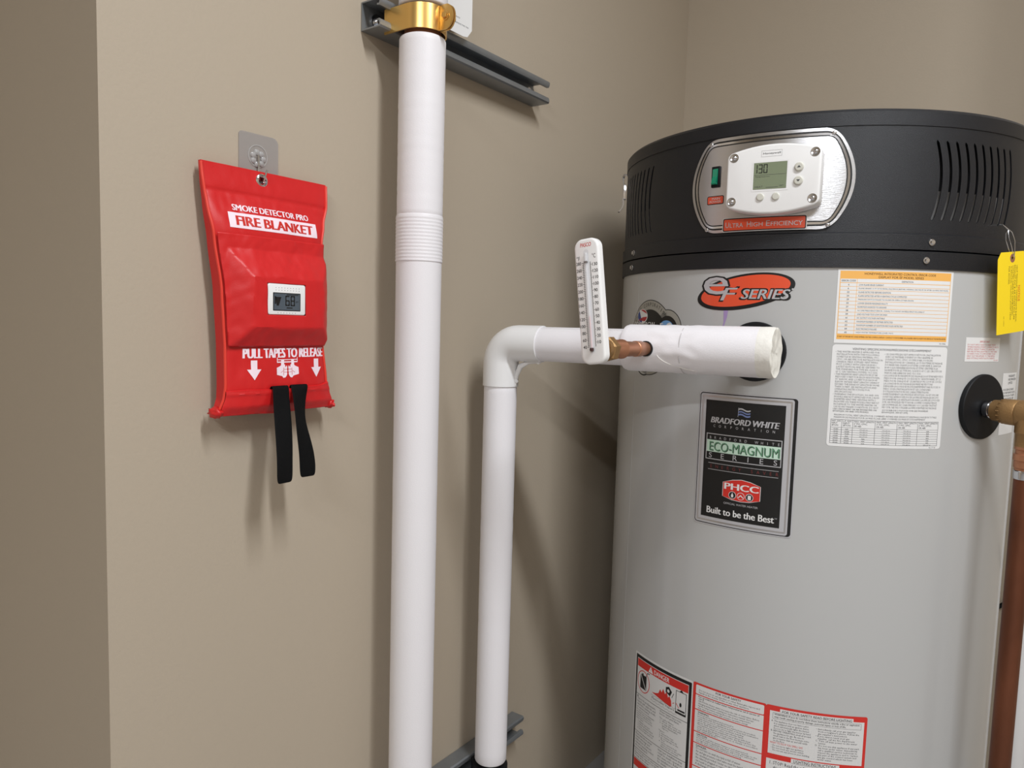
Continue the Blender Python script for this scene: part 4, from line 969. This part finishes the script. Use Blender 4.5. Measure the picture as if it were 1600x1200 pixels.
obj('tag_wire', TU([tip, hp(302, 1256, 4), hp(306, 1251, 8), hp(313, 1245, 12), hp(315, 1232, 16), hp(313, 1216, 18), gmf(0, 0, 2), gmf(0, 0, -2), hp(303, 1218, 15), hp(299, 1232, 12), hp(303, 1243, 9), hp(310, 1248, 8), hp(306, 1252, 6)], .0006, 8), CHROME, tg)
obj('tag_wire', TU([hp(309, 1250, 8), hp(306, 1236, 12), hp(308, 1222, 16), gmf(0, 2.4, 1)], .0006, 8), CHROME, tg)

# ------------------------------------------------------------------ cold water fitting at the right
NS = 295.5; nn = hn(NS); NZ_ = .976
cw = thing('copper_supply_pipe', (HX, HY, 0), 'aged brown copper pipe with a brass tee at the heater right side', 'pipe')
ctr = hp(NS, NZ_*1000, 70); cw.location = (ctr.x, ctr.y, 0)
obj('steel_nipple', LA([(.0125, .002), (.0132, .004), (.0132, .010), (.0122, .011), (.0122, .0135), (.0132, .0145), (.0132, .03)], axis_frame(hp(NS, NZ_*1000, 4), nn), 32), CHROME, cw)
M = axis_frame(hp(NS, NZ_*1000, 17), nn)
bm = LA([(.0135, 0), (.0158, .0015), (.0163, .012), (.0172, .014), (.0192, .02), (.0195, .036), (.0185, .038), (.0200, .041), (.0200, .075), (.0185, .08), (.0001, .08)], M, 40)
lathe(bm, [(.0165, -.048), (.0168, -.030), (.0185, -.028), (.0185, 0), (.0001, .004)], Matrix.Translation(ctr), 36)
bt = obj('brass_tee', bm, BRASS, cw, angle=40)
bm = bmesh.new()
for k in range(5):
    a0 = radians(-40+22*k); X2, Y2 = M.to_3x3() @ Vector((1, 0, 0)), M.to_3x3() @ Vector((0, 1, 0))
    for k2 in (-1, 1):
        pass
for k in range(16):
    a = 2*pi*k/16; c = M @ Vector((.0178*cos(a), .0178*sin(a), .0135)); d = M @ Vector((.0178*cos(a), .0178*sin(a), .0185)); tube(bm, [c, d], .0011, 6)
obj('cast_mark', bm, BRASS, bt)
dz = [(.0165, -.048), (.0165, -.052), (.0150, -.053), (.0150, -.058), (.0172, -.059), (.0172, -.068), (.0160, -.069), (.0160, -.079), (.0148, -.080), (.0148, -.083)]
obj('copper_adapter', LA(dz, Matrix.Translation(ctr), 36), COPPER, cw)
obj('solder_ring', LA([(.0150, -.083), (.0158, -.084), (.0158, -.094), (.0148, -.096)], Matrix.Translation(ctr), 36, closed_ends=False), CHROME, cw)
obj('copper_tube', LA([(.0143, .0), (.0143, NZ_-.09)], Matrix.Translation((ctr.x, ctr.y, 0)), 36), COPD, cw)
# cord behind, and a white drain pipe just inside the frame edge
def wp(u, v): return Vector((XB-.006, u, v))
cord = obj('power_cord', TU([(XB-.006, .20, .36), (XB-.006, .12, .44), (XB-.006, .052, .493), (XB-.006, .012, .528), (XB-.006, -.05, .575), (XB-.006, -.16, .62)], .0045, 12), BLKG)
pv = obj('drain_pipe', LA([(.0245, 0), (.025, .001), (.025, 2.569), (.0245, 2.57)], Matrix.Translation((1.75, .002, 0)), 40), PVC)
tag(pv, 'white plastic pipe standing right of the copper pipe at the frame corner', 'pipe')
tag(cord, 'black cord on the back wall passing behind the copper pipe', 'cord')
